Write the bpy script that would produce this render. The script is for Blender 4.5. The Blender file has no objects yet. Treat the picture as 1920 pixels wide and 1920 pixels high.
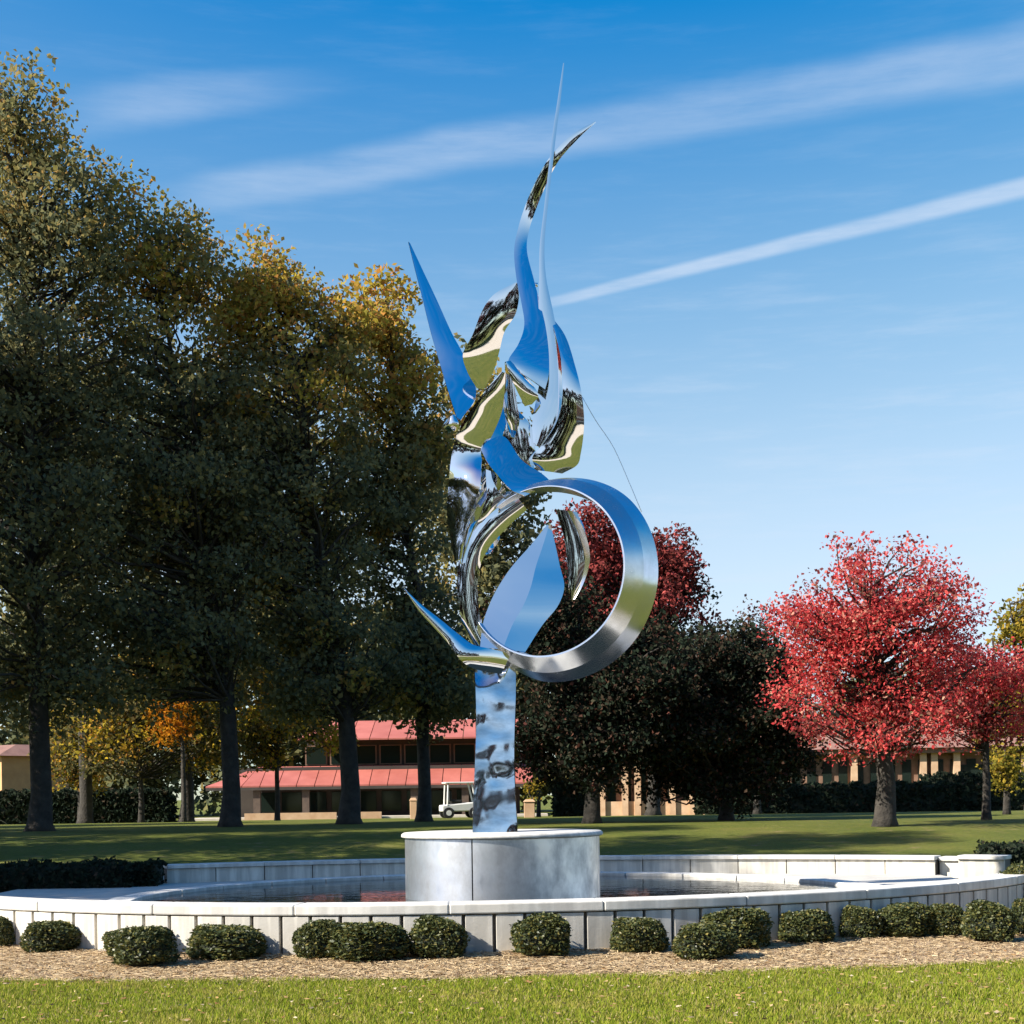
import bpy, math, random
import numpy as np
from mathutils import Vector, Matrix

# ------------------------------------------------------------------ camera
F = 2800.0            # focal length in pixels of the 1920 px photograph
EYE = 1.6
ROLL = math.radians(0.8)
HX, HY = 960.0, 1490.0
scene = bpy.context.scene
cam_d = bpy.data.cameras.new('camera')
cam = bpy.data.objects.new('camera', cam_d)
scene.collection.objects.link(cam)
cam.location = (0, 0, EYE)
cam.rotation_euler = (math.radians(90), ROLL, 0)
cam_d.sensor_width = 36.0
cam_d.lens = 36.0 * F / 1920.0
cam_d.shift_y = (HY - 960.0) / 1920.0
cam_d.clip_start = 0.1
cam_d.clip_end = 5000
scene.camera = cam
RV = np.array([math.cos(ROLL), 0, -math.sin(ROLL)])
UV = np.array([math.sin(ROLL), 0, math.cos(ROLL)])

def ray(x, y):
    return np.array([0, 1.0, 0]) + (x - HX) / F * RV - (y - HY) / F * UV
def P(x, y, D):
    return np.array([0, 0, EYE]) + D * ray(x, y)
def G(x, y, z=0.0):
    r = ray(x, y)
    return np.array([0, 0, EYE]) + (z - EYE) / r[2] * r

# ------------------------------------------------------------------ light
SUN_EL = math.radians(34.5)
SUN_FWD = math.radians(20.5)       # the sun stands to the left, a little towards the camera
to_sun = Vector((-math.cos(SUN_FWD) * math.cos(SUN_EL), -math.sin(SUN_FWD) * math.cos(SUN_EL), math.sin(SUN_EL)))
sun_d = bpy.data.lights.new('sun', 'SUN')
sun_d.energy = 4.6
sun_d.angle = math.radians(0.5)
sun_d.color = (1.0, 0.93, 0.82)
sun = bpy.data.objects.new('sun', sun_d)
scene.collection.objects.link(sun)
sun.rotation_euler = to_sun.to_track_quat('Z', 'Y').to_euler()
sun.location = (-40, -10, 40)

world = bpy.data.worlds.new('World')
scene.world = world
world.use_nodes = True
wn, wl = world.node_tree.nodes, world.node_tree.links
wn.clear()
w_out = wn.new('ShaderNodeOutputWorld')
w_bg = wn.new('ShaderNodeBackground')
w_bg.inputs['Strength'].default_value = 0.09
sky = wn.new('ShaderNodeTexSky')
sky.sky_type = 'NISHITA'
sky.sun_disc = False
sky.sun_elevation = SUN_EL
sky.sun_rotation = math.atan2(to_sun.x, to_sun.y)
sky.altitude = 100
sky.air_density = 1.0
sky.dust_density = 0.6
sky.ozone_density = 3.0
w_hs = wn.new('ShaderNodeHueSaturation')
w_hs.inputs['Hue'].default_value = 0.492
w_hs.inputs['Saturation'].default_value = 1.22
w_hs.inputs['Value'].default_value = 1.0
wl.new(sky.outputs[0], w_hs.inputs['Color'])
tc = wn.new('ShaderNodeTexCoord')

def wmath(op, a, b=None, clamp=False):
    n = wn.new('ShaderNodeMath'); n.operation = op; n.use_clamp = clamp
    for i, v in enumerate((a, b)):
        if v is None: continue
        if isinstance(v, (int, float)): n.inputs[i].default_value = v
        else: wl.new(v, n.inputs[i])
    return n.outputs[0]
def wdot(vec):
    n = wn.new('ShaderNodeVectorMath'); n.operation = 'DOT_PRODUCT'
    wl.new(tc.outputs['Generated'], n.inputs[0]); n.inputs[1].default_value = tuple(vec)
    return n.outputs['Value']
def wramp(v, a, b):
    n = wn.new('ShaderNodeMapRange'); n.interpolation_type = 'SMOOTHSTEP'
    wl.new(v, n.inputs[0])
    for i, q in zip((1, 2, 3, 4), (a, b, 0.0, 1.0)): n.inputs[i].default_value = q
    return n.outputs[0]
w_noise = wn.new('ShaderNodeTexNoise')
w_noise.inputs['Scale'].default_value = 14.0
w_noise.inputs['Detail'].default_value = 5.0
wl.new(tc.outputs['Generated'], w_noise.inputs['Vector'])
# the camera's rendering of a clear autumn sky: each channel saturates towards the bright horizon
sep = wn.new('ShaderNodeSeparateColor'); wl.new(w_hs.outputs[0], sep.inputs[0])
def shoulder(v, cut, top, k):
    x = wmath('MAXIMUM', wmath('SUBTRACT', wmath('MULTIPLY', v, 0.1955), cut), 0.0006)
    return wmath('MULTIPLY', wmath('SUBTRACT', 1.0, wmath('POWER', math.e, wmath('MULTIPLY', x, -k))), top / 0.207)
com = wn.new('ShaderNodeCombineColor')
wl.new(shoulder(sep.outputs[0], 0.094, 0.75, 6.0), com.inputs[0])
blue = wmath('MULTIPLY', wmath('POWER', wmath('MULTIPLY', sep.outputs[2], 0.1955), 0.7), 0.94 / 0.207)
wl.new(wmath('MAXIMUM', shoulder(sep.outputs[1], 0.19, 1.0, 2.9), wmath('MULTIPLY', blue, 0.31)), com.inputs[1])
wl.new(blue, com.inputs[2])
col = com.outputs[0]
w_map = wn.new('ShaderNodeMapping'); w_map.inputs['Rotation'].default_value = (0, math.radians(9), 0); w_map.inputs['Scale'].default_value = (9, 9, 75)
wl.new(tc.outputs['Generated'], w_map.inputs['Vector'])
w_fib = wn.new('ShaderNodeTexNoise'); w_fib.inputs['Scale'].default_value = 1.0; w_fib.inputs['Detail'].default_value = 7.0; w_fib.inputs['Roughness'].default_value = 0.65
wl.new(w_map.outputs[0], w_fib.inputs['Vector'])
w_ci = wn.new('ShaderNodeMixRGB'); wl.new(col, w_ci.inputs[1]); w_ci.inputs[2].default_value = (3.5, 4.0, 4.75, 1)
wl.new(wmath('MULTIPLY', wramp(w_fib.outputs[0], 0.44, 0.80), wmath('ADD', wmath('MULTIPLY', wmath('SUBTRACT', 1.0, wramp(wdot((0, 0, 1)), 0.22, 0.42)), 0.22), 0.06)), w_ci.inputs[0])
col = w_ci.outputs[0]
def contrail(p0, p1, half0, half1, amount, fade=None):
    """a streak of ice cloud along the great circle through two sight lines"""
    global col
    d0 = ray(*p0); d0 /= np.linalg.norm(d0)
    d1 = ray(*p1); d1 /= np.linalg.norm(d1)
    n = np.cross(d0, d1); n /= np.linalg.norm(n)
    t = d1 - d0; t /= np.linalg.norm(t)
    along = wdot(t)
    a0, a1 = float(d0 @ t), float(d1 @ t)
    across = wdot(n)
    wob = wmath('MULTIPLY', wmath('SUBTRACT', w_noise.outputs[0], 0.5), half0 * 0.7 / F)
    across = wmath('ABSOLUTE', wmath('ADD', across, wob))
    # half width grows along the streak
    slope = (half1 - half0) / F / (a1 - a0)
    hw = wmath('MAXIMUM', wmath('ADD', wmath('MULTIPLY', wmath('SUBTRACT', along, a0), slope), half0 / F), half0 * 0.4 / F)
    q = wmath('DIVIDE', across, hw)
    m = wmath('SUBTRACT', 1.0, wramp(q, 0.35, 1.25))
    m = wmath('MULTIPLY', m, wramp(along, a0 - 0.02, a0 + 0.05))
    if fade:
        m = wmath('MULTIPLY', m, wmath('SUBTRACT', 1.0, wramp(along, a1 - 0.1, a1 + 0.02)))
    m = wmath('MULTIPLY', m, wdot_pos)
    m = wmath('MULTIPLY', m, wmath('ADD', wmath('MULTIPLY', w_noise.outputs[0], 0.8), 0.6))
    m = wmath('MULTIPLY', m, wramp(w_fib.outputs[0], 0.0, 0.62))
    m = wmath('MULTIPLY', m, amount, clamp=True)
    mx = wn.new('ShaderNodeMixRGB')
    wl.new(m, mx.inputs[0]); wl.new(col, mx.inputs[1])
    mx.inputs[2].default_value = (3.5, 4.0, 4.75, 1)
    col = mx.outputs[0]
wdot_pos = wramp(wdot((0, 1, 0)), 0.5, 0.7)
contrail((330, 372), (1920, 104), 34, 50, 0.30)
contrail((985, 578), (1920, 352), 10, 18, 0.55)
contrail((120, 215), (640, 150), 46, 30, 0.24, fade=True)
wl.new(col, w_bg.inputs['Color'])
wl.new(w_bg.outputs[0], w_out.inputs['Surface'])

vs = scene.view_settings
vs.view_transform = 'Standard'
vs.look = 'None'
vs.exposure = 1.2
vs.gamma = 1.0
vs.use_curve_mapping = False
scene.render.engine = 'CYCLES'
cy = scene.cycles
cy.use_denoising = True
cy.max_bounces = 7
cy.diffuse_bounces = 3
cy.glossy_bounces = 5
cy.transmission_bounces = 3
cy.transparent_max_bounces = 4
cy.caustics_reflective = False
cy.caustics_refractive = False

# ------------------------------------------------------------------ materials
MATS = {}
def new_mat(name):
    m = bpy.data.materials.new(name); m.use_nodes = True
    nt = m.node_tree
    b = nt.nodes['Principled BSDF']
    MATS[name] = m
    return m, nt, b
def noise_node(nt, scale, detail=4.0, rough=0.6, coord='Object'):
    t = nt.nodes.new('ShaderNodeTexCoord')
    n = nt.nodes.new('ShaderNodeTexNoise')
    n.inputs['Scale'].default_value = scale
    n.inputs['Detail'].default_value = detail
    n.inputs['Roughness'].default_value = rough
    nt.links.new(t.outputs[coord], n.inputs['Vector'])
    return n
def ramp_node(nt, src, stops):
    r = nt.nodes.new('ShaderNodeValToRGB')
    nt.links.new(src, r.inputs[0])
    e = r.color_ramp.elements
    while len(e) > 1: e.remove(e[-1])
    e[0].position = stops[0][0]; e[0].color = (*stops[0][1], 1)
    for p, c in stops[1:]:
        k = e.new(p); k.color = (*c, 1)
    return r
def bump_node(nt, b, src, strength, dist=0.02):
    k = nt.nodes.new('ShaderNodeBump')
    k.inputs['Strength'].default_value = strength
    k.inputs['Distance'].default_value = dist
    nt.links.new(src, k.inputs['Height'])
    nt.links.new(k.outputs[0], b.inputs['Normal'])
def mix_rgb(nt, fac, a, b, mode='MIX'):
    n = nt.nodes.new('ShaderNodeMixRGB'); n.blend_type = mode
    for i, v in enumerate((fac, a, b)):
        if isinstance(v, (int, float)): n.inputs[i].default_value = v
        elif isinstance(v, tuple): n.inputs[i].default_value = (*v, 1)
        else: nt.links.new(v, n.inputs[i])
    return n.outputs[0]
def surf_mat(name, c0, c1, scale=6.0, rough=0.8, bump=0.2, bscale=40.0, bdist=0.01, detail=5.0, island=0.0):
    m, nt, b = new_mat(name)
    n = noise_node(nt, scale, detail)
    r = ramp_node(nt, n.outputs[0], [(0.3, c0), (0.7, c1)])
    out = r.outputs[0]
    if island:
        oi = nt.nodes.new('ShaderNodeObjectInfo')
        v = nt.nodes.new('ShaderNodeMapRange')
        nt.links.new(oi.outputs['Random'], v.inputs[0])
        v.inputs[3].default_value = 1 - island; v.inputs[4].default_value = 1 + island
        hs = nt.nodes.new('ShaderNodeHueSaturation')
        nt.links.new(out, hs.inputs['Color']); nt.links.new(v.outputs[0], hs.inputs['Value'])
        out = hs.outputs[0]
    nt.links.new(out, b.inputs['Base Color'])
    b.inputs['Roughness'].default_value = rough
    if bump:
        n2 = noise_node(nt, bscale, 6.0)
        bump_node(nt, b, n2.outputs[0], bump, bdist)
    return m

# --- lawn
m, nt, b = new_mat('lawn')
n1 = noise_node(nt, 0.35, 5.0); n2 = noise_node(nt, 9.0, 6.0, 0.7); n3 = noise_node(nt, 60.0, 3.0, 0.7)
n4 = noise_node(nt, 1.7, 8.0, 0.75)
c = ramp_node(nt, n1.outputs[0], [(0.3, (0.10, 0.13, 0.022)), (0.55, (0.15, 0.165, 0.03)), (0.75, (0.21, 0.19, 0.05))])
c2 = ramp_node(nt, n2.outputs[0], [(0.3, (0.55, 0.6, 0.5)), (0.7, (1.25, 1.2, 1.1))])
c3 = ramp_node(nt, n3.outputs[0], [(0.3, (0.6, 0.6, 0.6)), (0.7, (1.3, 1.3, 1.2))])
o = mix_rgb(nt, 1.0, c.outputs[0], c2.outputs[0], 'MULTIPLY')
o = mix_rgb(nt, 1.0, o, c3.outputs[0], 'MULTIPLY')
lf = ramp_node(nt, n4.outputs[0], [(0.56, (0, 0, 0)), (0.70, (1, 1, 1))])
o = mix_rgb(nt, lf.outputs[0], o, (0.26, 0.19, 0.09))      # drifts of fallen leaves
nt.links.new(o, b.inputs['Base Color'])
b.inputs['Roughness'].default_value = 0.9
b.inputs['Specular IOR Level'].default_value = 0.2
bump_node(nt, b, n3.outputs[0], 0.8, 0.04)

def leaf_mat(name, stops, turn_stops=None, trans=0.35, sat=1.0, gloss=0.0):
    """leaf colour varies leaf by leaf; the point attribute 'turn' says how far a leaf has changed colour"""
    m = bpy.data.materials.new(name); m.use_nodes = True; MATS[name] = m
    nt = m.node_tree; nt.nodes.clear()
    out = nt.nodes.new('ShaderNodeOutputMaterial')
    ge = nt.nodes.new('ShaderNodeNewGeometry')
    r = ramp_node(nt, ge.outputs['Random Per Island'], stops)
    cc = r.outputs[0]
    if turn_stops:
        at = nt.nodes.new('ShaderNodeAttribute'); at.attribute_name = 'turn'
        r2 = ramp_node(nt, ge.outputs['Random Per Island'], turn_stops)
        cc = mix_rgb(nt, at.outputs['Fac'], cc, r2.outputs[0])
    d = nt.nodes.new('ShaderNodeBsdfDiffuse'); t = nt.nodes.new('ShaderNodeBsdfTranslucent')
    mx = nt.nodes.new('ShaderNodeMixShader'); mx.inputs[0].default_value = trans
    nt.links.new(cc, d.inputs[0]); nt.links.new(cc, t.inputs[0])
    nt.links.new(d.outputs[0], mx.inputs[1]); nt.links.new(t.outputs[0], mx.inputs[2])
    sh = mx.outputs[0]
    if gloss:
        g = nt.nodes.new('ShaderNodeBsdfGlossy'); g.inputs['Roughness'].default_value = 0.45
        m2 = nt.nodes.new('ShaderNodeMixShader'); m2.inputs[0].default_value = gloss
        nt.links.new(sh, m2.inputs[1]); nt.links.new(g.outputs[0], m2.inputs[2]); sh = m2.outputs[0]
    nt.links.new(sh, out.inputs['Surface'])
    return m
leaf_mat('grass_blade', [(0.0, (0.16, 0.23, 0.02)), (0.35, (0.24, 0.30, 0.028)), (0.6, (0.30, 0.31, 0.04)), (0.85, (0.37, 0.33, 0.07)), (0.96, (0.46, 0.37, 0.18))], [(0.0, (0.30, 0.27, 0.05)), (0.6, (0.42, 0.35, 0.09)), (1.0, (0.5, 0.4, 0.15))], trans=0.35)
leaf_mat('oak_leaf', [(0.0, (0.11, 0.125, 0.08)), (0.5, (0.16, 0.175, 0.10)), (0.85, (0.21, 0.205, 0.095)), (1.0, (0.30, 0.25, 0.09))],
         [(0.0, (0.28, 0.25, 0.05)), (0.4, (0.46, 0.35, 0.05)), (0.75, (0.56, 0.34, 0.07)), (1.0, (0.56, 0.23, 0.07))], trans=0.45, gloss=0.0)
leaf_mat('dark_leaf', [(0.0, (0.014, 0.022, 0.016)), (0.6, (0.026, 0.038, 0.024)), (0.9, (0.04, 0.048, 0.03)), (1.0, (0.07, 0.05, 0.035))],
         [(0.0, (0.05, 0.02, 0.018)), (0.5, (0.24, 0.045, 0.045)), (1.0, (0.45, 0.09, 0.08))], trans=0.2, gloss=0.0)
leaf_mat('red_leaf', [(0.0, (0.36, 0.045, 0.05)), (0.25, (0.60, 0.06, 0.065)), (0.55, (0.76, 0.10, 0.10)), (0.85, (0.80, 0.21, 0.17)), (1.0, (0.66, 0.40, 0.28))],
         [(0.0, (0.06, 0.03, 0.03)), (0.6, (0.16, 0.06, 0.06)), (1.0, (0.10, 0.11, 0.05))], trans=0.5)
leaf_mat('yellow_leaf', [(0.0, (0.10, 0.11, 0.02)), (0.5, (0.22, 0.19, 0.03)), (1.0, (0.36, 0.26, 0.04))],
         [(0.0, (0.30, 0.12, 0.01)), (0.5, (0.52, 0.22, 0.015)), (1.0, (0.60, 0.16, 0.02))], trans=0.4)
leaf_mat('dull_leaf', [(0.0, (0.07, 0.075, 0.035)), (0.5, (0.13, 0.125, 0.055)), (1.0, (0.22, 0.16, 0.07))],
         [(0.0, (0.28, 0.24, 0.04)), (0.6, (0.5, 0.34, 0.03)), (1.0, (0.55, 0.22, 0.05))], trans=0.35)
leaf_mat('box_leaf', [(0.0, (0.04, 0.055, 0.022)), (0.5, (0.075, 0.09, 0.03)), (0.85, (0.13, 0.13, 0.035)), (1.0, (0.22, 0.18, 0.05))], trans=0.2, gloss=0.03)
leaf_mat('fallen_leaf', [(0.0, (0.22, 0.11, 0.05)), (0.35, (0.36, 0.22, 0.10)), (0.7, (0.42, 0.30, 0.15)), (1.0, (0.5, 0.42, 0.30))], trans=0.1)
leaf_mat('straw', [(0.0, (0.33, 0.23, 0.125)), (0.4, (0.45, 0.325, 0.18)), (0.8, (0.53, 0.40, 0.235)), (1.0, (0.58, 0.46, 0.29))], trans=0.0)
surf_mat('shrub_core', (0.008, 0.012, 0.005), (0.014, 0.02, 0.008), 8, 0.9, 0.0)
surf_mat('bark', (0.020, 0.017, 0.014), (0.06, 0.052, 0.042), 3.0, 0.95, 0.9, 9.0, 0.06)
surf_mat('pale_bark', (0.06, 0.055, 0.045), (0.14, 0.125, 0.10), 3.0, 0.95, 0.9, 9.0, 0.06)
surf_mat('mulch', (0.40, 0.27, 0.165), (0.58, 0.42, 0.27), 14.0, 0.95, 1.0, 30.0, 0.05)
# --- concrete of the fountain
def concrete(name, c0, c1, streak=0.25, island=0.05):
    m, nt, b = new_mat(name)
    n = noise_node(nt, 2.2, 6.0, 0.65)
    r = ramp_node(nt, n.outputs[0], [(0.3, c0), (0.7, c1)])
    # rain streaks: noise stretched along z
    t = nt.nodes.new('ShaderNodeTexCoord'); mp = nt.nodes.new('ShaderNodeMapping')
    mp.inputs['Scale'].default_value = (9.0, 9.0, 0.7)
    ob = nt.nodes.new('ShaderNodeObjectInfo')
    nt.links.new(t.outputs['Object'], mp.inputs['Vector'])
    nt.links.new(ob.outputs['Location'], mp.inputs['Location'])
    ns = nt.nodes.new('ShaderNodeTexNoise'); ns.inputs['Scale'].default_value = 1.0; ns.inputs['Detail'].default_value = 4.0
    nt.links.new(mp.outputs[0], ns.inputs['Vector'])
    rs = ramp_node(nt, ns.outputs[0], [(0.42, (1 - streak,) * 3), (0.62, (1.0, 1.0, 1.0))])
    o = mix_rgb(nt, 1.0, r.outputs[0], rs.outputs[0], 'MULTIPLY')
    v = nt.nodes.new('ShaderNodeMapRange')
    nt.links.new(ob.outputs['Random'], v.inputs[0])
    v.inputs[3].default_value = 1 - island; v.inputs[4].default_value = 1 + island
    hs = nt.nodes.new('ShaderNodeHueSaturation')
    nt.links.new(o, hs.inputs['Color']); nt.links.new(v.outputs[0], hs.inputs['Value'])
    nt.links.new(hs.outputs[0], b.inputs['Base Color'])
    b.inputs['Roughness'].default_value = 0.85
    n2 = noise_node(nt, 55.0, 6.0)
    bump_node(nt, b, n2.outputs[0], 0.25, 0.006)
concrete('precast', (0.62, 0.58, 0.50), (0.78, 0.74, 0.66), 0.3, 0.08)
concrete('coping', (0.60, 0.57, 0.51), (0.78, 0.75, 0.69), 0.2)
concrete('joint', (0.10, 0.09, 0.075), (0.16, 0.14, 0.12))
concrete('terrace', (0.42, 0.40, 0.36), (0.56, 0.53, 0.47), 0.05)
m, nt, b = new_mat('water')
b.inputs['Base Color'].default_value = (0.012, 0.018, 0.018, 1)
b.inputs['Roughness'].default_value = 0.03
b.inputs['IOR'].default_value = 1.33
n = noise_node(nt, 3.0, 3.0); bump_node(nt, b, n.outputs[0], 0.12, 0.05)
# --- steel
def steel(name, color, rough0, rough1, wav, wscale, smudge=0.0, sscale=3.0, stretch=None):
    m, nt, b = new_mat(name)
    b.inputs['Metallic'].default_value = 1.0
    n = noise_node(nt, sscale, 5.0, 0.6)
    if stretch:
        mp = nt.nodes.new('ShaderNodeMapping'); mp.inputs['Scale'].default_value = stretch
        t = nt.nodes.new('ShaderNodeTexCoord')
        nt.links.new(t.outputs['Object'], mp.inputs['Vector']); nt.links.new(mp.outputs[0], n.inputs['Vector'])
    r = ramp_node(nt, n.outputs[0], [(0.36, tuple(c * (1 - smudge) for c in color)), (0.6, color)])
    nt.links.new(r.outputs[0], b.inputs['Base Color'])
    mr = nt.nodes.new('ShaderNodeMapRange'); nt.links.new(n.outputs[0], mr.inputs[0])
    mr.inputs[1].default_value = 0.3; mr.inputs[2].default_value = 0.7
    mr.inputs[3].default_value = rough1; mr.inputs[4].default_value = rough0
    nt.links.new(mr.outputs[0], b.inputs['Roughness'])
    if wav:
        n2 = noise_node(nt, wscale, 1.0); bump_node(nt, b, n2.outputs[0], wav, 0.1)
steel('mirror_steel', (0.80, 0.81, 0.82), 0.015, 0.05, 0.035, 1.3)
steel('ring_steel', (0.74, 0.75, 0.76), 0.16, 0.28, 0.06, 2.5, 0.12, 2.5)
steel('pylon_steel', (0.80, 0.83, 0.86), 0.03, 0.14, 0.6, 1.8, 0.45, 1.5, (1.0, 1.0, 1.9))
steel('drum_steel', (0.80, 0.82, 0.84), 0.34, 0.50, 0.10, 2.2, 0.45, 1.9, (1.6, 1.6, 1.0))
# --- buildings
surf_mat('red_roof', (0.36, 0.10, 0.075), (0.47, 0.15, 0.115), 0.6, 0.55, 0.1, 8.0, island=0.08)
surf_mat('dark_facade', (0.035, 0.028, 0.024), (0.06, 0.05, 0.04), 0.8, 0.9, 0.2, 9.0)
surf_mat('brown_brick', (0.17, 0.095, 0.06), (0.26, 0.15, 0.10), 3.0, 0.9, 0.4, 14.0)
surf_mat('shaded_brick', (0.07, 0.05, 0.04), (0.12, 0.085, 0.06), 3.0, 0.9, 0.4, 14.0)  # brown brick darkened, the arcade's shade put into the column colour
surf_mat('tan_stone', (0.46, 0.28, 0.16), (0.60, 0.41, 0.26), 1.4, 0.9, 0.3, 10.0, island=0.05)
surf_mat('orange_stone', (0.52, 0.29, 0.13), (0.64, 0.38, 0.18), 1.4, 0.9, 0.3, 10.0)
surf_mat('pale_stone', (0.46, 0.40, 0.32), (0.6, 0.54, 0.45), 1.6, 0.9, 0.3, 10.0)
surf_mat('slate_roof', (0.20, 0.10, 0.075), (0.30, 0.16, 0.12), 1.2, 0.8, 0.3, 6.0)
surf_mat('white_paint', (0.72, 0.71, 0.67), (0.80, 0.79, 0.75), 2.0, 0.4, 0.0)
surf_mat('black_rubber', (0.012, 0.012, 0.012), (0.03, 0.03, 0.03), 6.0, 0.8, 0.0)
surf_mat('path_stone', (0.52, 0.44, 0.34), (0.66, 0.57, 0.45), 0.4, 0.9, 0.1, 9.0)
m, nt, b = new_mat('window_glass')
b.inputs['Base Color'].default_value = (0.012, 0.02, 0.016, 1); b.inputs['Roughness'].default_value = 0.06

# ------------------------------------------------------------------ helpers
COL = scene.collection
def link(o, parent=None):
    COL.objects.link(o)
    if parent is not None: o.parent = parent
    return o
def tag(o, label=None, cat=None, group=None, kind=None):
    if label: o['label'] = label
    if cat: o['category'] = cat
    if group: o['group'] = group
    if kind: o['kind'] = kind
    return o
def empty(name, loc=(0, 0, 0), rz=0.0):
    o = bpy.data.objects.new(name, None); o.empty_display_size = 0.3
    o.location = tuple(float(v) for v in loc); o.rotation_euler = (0, 0, rz)
    return link(o)
def mesh_obj(name, verts, faces, mat, parent=None, smooth=False):
    me = bpy.data.meshes.new(name)
    me.from_pydata([tuple(float(c) for c in v) for v in verts], [], faces)
    if mat: me.materials.append(MATS[mat])
    if smooth: me.polygons.foreach_set('use_smooth', [True] * len(me.polygons))
    me.update()
    return link(bpy.data.objects.new(name, me), parent)
def share(o, parent=None, loc=(0, 0, 0), rz=0.0, name=None):
    c = bpy.data.objects.new(name or o.name.split('.')[0], o.data)
    c.location = tuple(float(v) for v in loc); c.rotation_euler = (0, 0, rz)
    return link(c, parent)
class MB:
    def __init__(s): s.v = []; s.f = []
    def box(s, x0, x1, y0, y1, z0, z1, bev=0.0):
        k = len(s.v)
        s.v += [(x0, y0, z0), (x1, y0, z0), (x1, y1, z0), (x0, y1, z0), (x0, y0, z1), (x1, y0, z1), (x1, y1, z1), (x0, y1, z1)]
        s.f += [tuple(k + i for i in q) for q in ((0, 3, 2, 1), (4, 5, 6, 7), (0, 1, 5, 4), (1, 2, 6, 5), (2, 3, 7, 6), (3, 0, 4, 7))]
        return s
    def hexa(s, p):
        k = len(s.v); s.v += [tuple(q) for q in p]
        s.f += [tuple(k + i for i in q) for q in ((0, 3, 2, 1), (4, 5, 6, 7), (0, 1, 5, 4), (1, 2, 6, 5), (2, 3, 7, 6), (3, 0, 4, 7))]
        return s
    def tube(s, pts, rad, n=8, cap=True):
        pts = [np.array(p, float) for p in pts]; k = len(s.v); m = len(pts)
        ref = None
        for i, p in enumerate(pts):
            t = pts[min(i + 1, m - 1)] - pts[max(i - 1, 0)]
            t = t / (np.linalg.norm(t) + 1e-9)
            if ref is None: ref = np.array([0, 1.0, 0]) if abs(t[1]) < 0.8 else np.array([1.0, 0, 0])
            u = np.cross(t, ref); u /= np.linalg.norm(u) + 1e-9
            w = np.cross(t, u); ref = np.cross(u, t)
            for j in range(n):
                a = 2 * math.pi * j / n
                s.v.append(tuple(p + rad[i] * (math.cos(a) * u + math.sin(a) * w)))
        for i in range(m - 1):
            for j in range(n):
                j2 = (j + 1) % n
                s.f.append((k + i * n + j, k + i * n + j2, k + (i + 1) * n + j2, k + (i + 1) * n + j))
        if cap:
            s.f.append(tuple(k + j for j in range(n))[::-1]); s.f.append(tuple(k + (m - 1) * n + j for j in range(n)))
        return s
    def build(s, name, mat, parent=None, smooth=False):
        return mesh_obj(name, s.v, s.f, mat, parent, smooth)
def bevel(o, w=0.01, seg=2):
    b = o.modifiers.new('bevel', 'BEVEL'); b.width = w; b.segments = seg; b.limit_method = 'ANGLE'
    return o
def fast_mesh(name, verts, quads, mats, turn=None, mat_idx=None):
    """verts (n,3), quads (m,4) numpy"""
    me = bpy.data.meshes.new(name)
    n, q = len(verts), len(quads)
    k = quads.shape[1]
    me.vertices.add(n); me.vertices.foreach_set('co', np.ascontiguousarray(verts, np.float32).ravel())
    me.loops.add(q * k); me.loops.foreach_set('vertex_index', np.ascontiguousarray(quads, np.int32).ravel())
    me.polygons.add(q)
    me.polygons.foreach_set('loop_start', np.arange(0, q * k, k, dtype=np.int32))
    me.polygons.foreach_set('loop_total', np.full(q, k, np.int32))
    for mt in mats: me.materials.append(MATS[mt])
    if mat_idx is not None: me.polygons.foreach_set('material_index', mat_idx.astype(np.int32))
    if turn is not None:
        a = me.attributes.new('turn', 'FLOAT', 'POINT'); a.data.foreach_set('value', turn.astype(np.float32))
    me.update(calc_edges=True)
    return me
def leaf_quads(rng, pos, size, turn=None, flat=0.0):
    """one bent rhombus for each leaf"""
    n = len(pos)
    a = rng.normal(size=(n, 3)); a /= np.linalg.norm(a, axis=1, keepdims=True)
    b = rng.normal(size=(n, 3)); b -= (b * a).sum(1, keepdims=True) * a; b /= np.linalg.norm(b, axis=1, keepdims=True)
    if flat:
        a[:, 2] *= 1 - flat; b[:, 2] *= 1 - flat
    nn = np.cross(a, b)
    l = (size * rng.uniform(0.65, 1.35, n))[:, None]
    w = l * rng.uniform(0.45, 0.8, n)[:, None]
    v = np.stack([pos - a * l * 0.5, pos + b * w * 0.5 + nn * l * 0.12, pos + a * l * 0.5, pos - b * w * 0.5 + nn * l * 0.12], 1).reshape(-1, 3)
    f = np.arange(n * 4).reshape(n, 4)
    return v, f, (np.repeat(turn, 4) if turn is not None else None)

# ------------------------------------------------------------------ ground
def sstep(a, b, x):
    t = min(1, max(0, (x - a) / (b - a))); return t * t * (3 - 2 * t)
def zg(x, y):
    return 0.6 * sstep(30, 46, y) * (1 - sstep(62, 100, y))
def axis_pts(*segs):
    out = []
    for a, b, n in segs: out += list(np.linspace(a, b, n, endpoint=False))
    return out + [segs[-1][1]]
gx = axis_pts((-1500, -150, 6), (-150, -30, 8), (-30, 30, 20), (30, 150, 8), (150, 1500, 6))
gy = axis_pts((-1500, -120, 6), (-120, 28, 12), (28, 110, 42), (110, 2500, 8))
vv = [(x, y, zg(x, y)) for y in gy for x in gx]
nx = len(gx)
ff = [(j * nx + i, j * nx + i + 1, (j + 1) * nx + i + 1, (j + 1) * nx + i) for j in range(len(gy) - 1) for i in range(nx - 1)]
tag(mesh_obj('ground', vv, ff, 'lawn', smooth=True), kind='structure')

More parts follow.
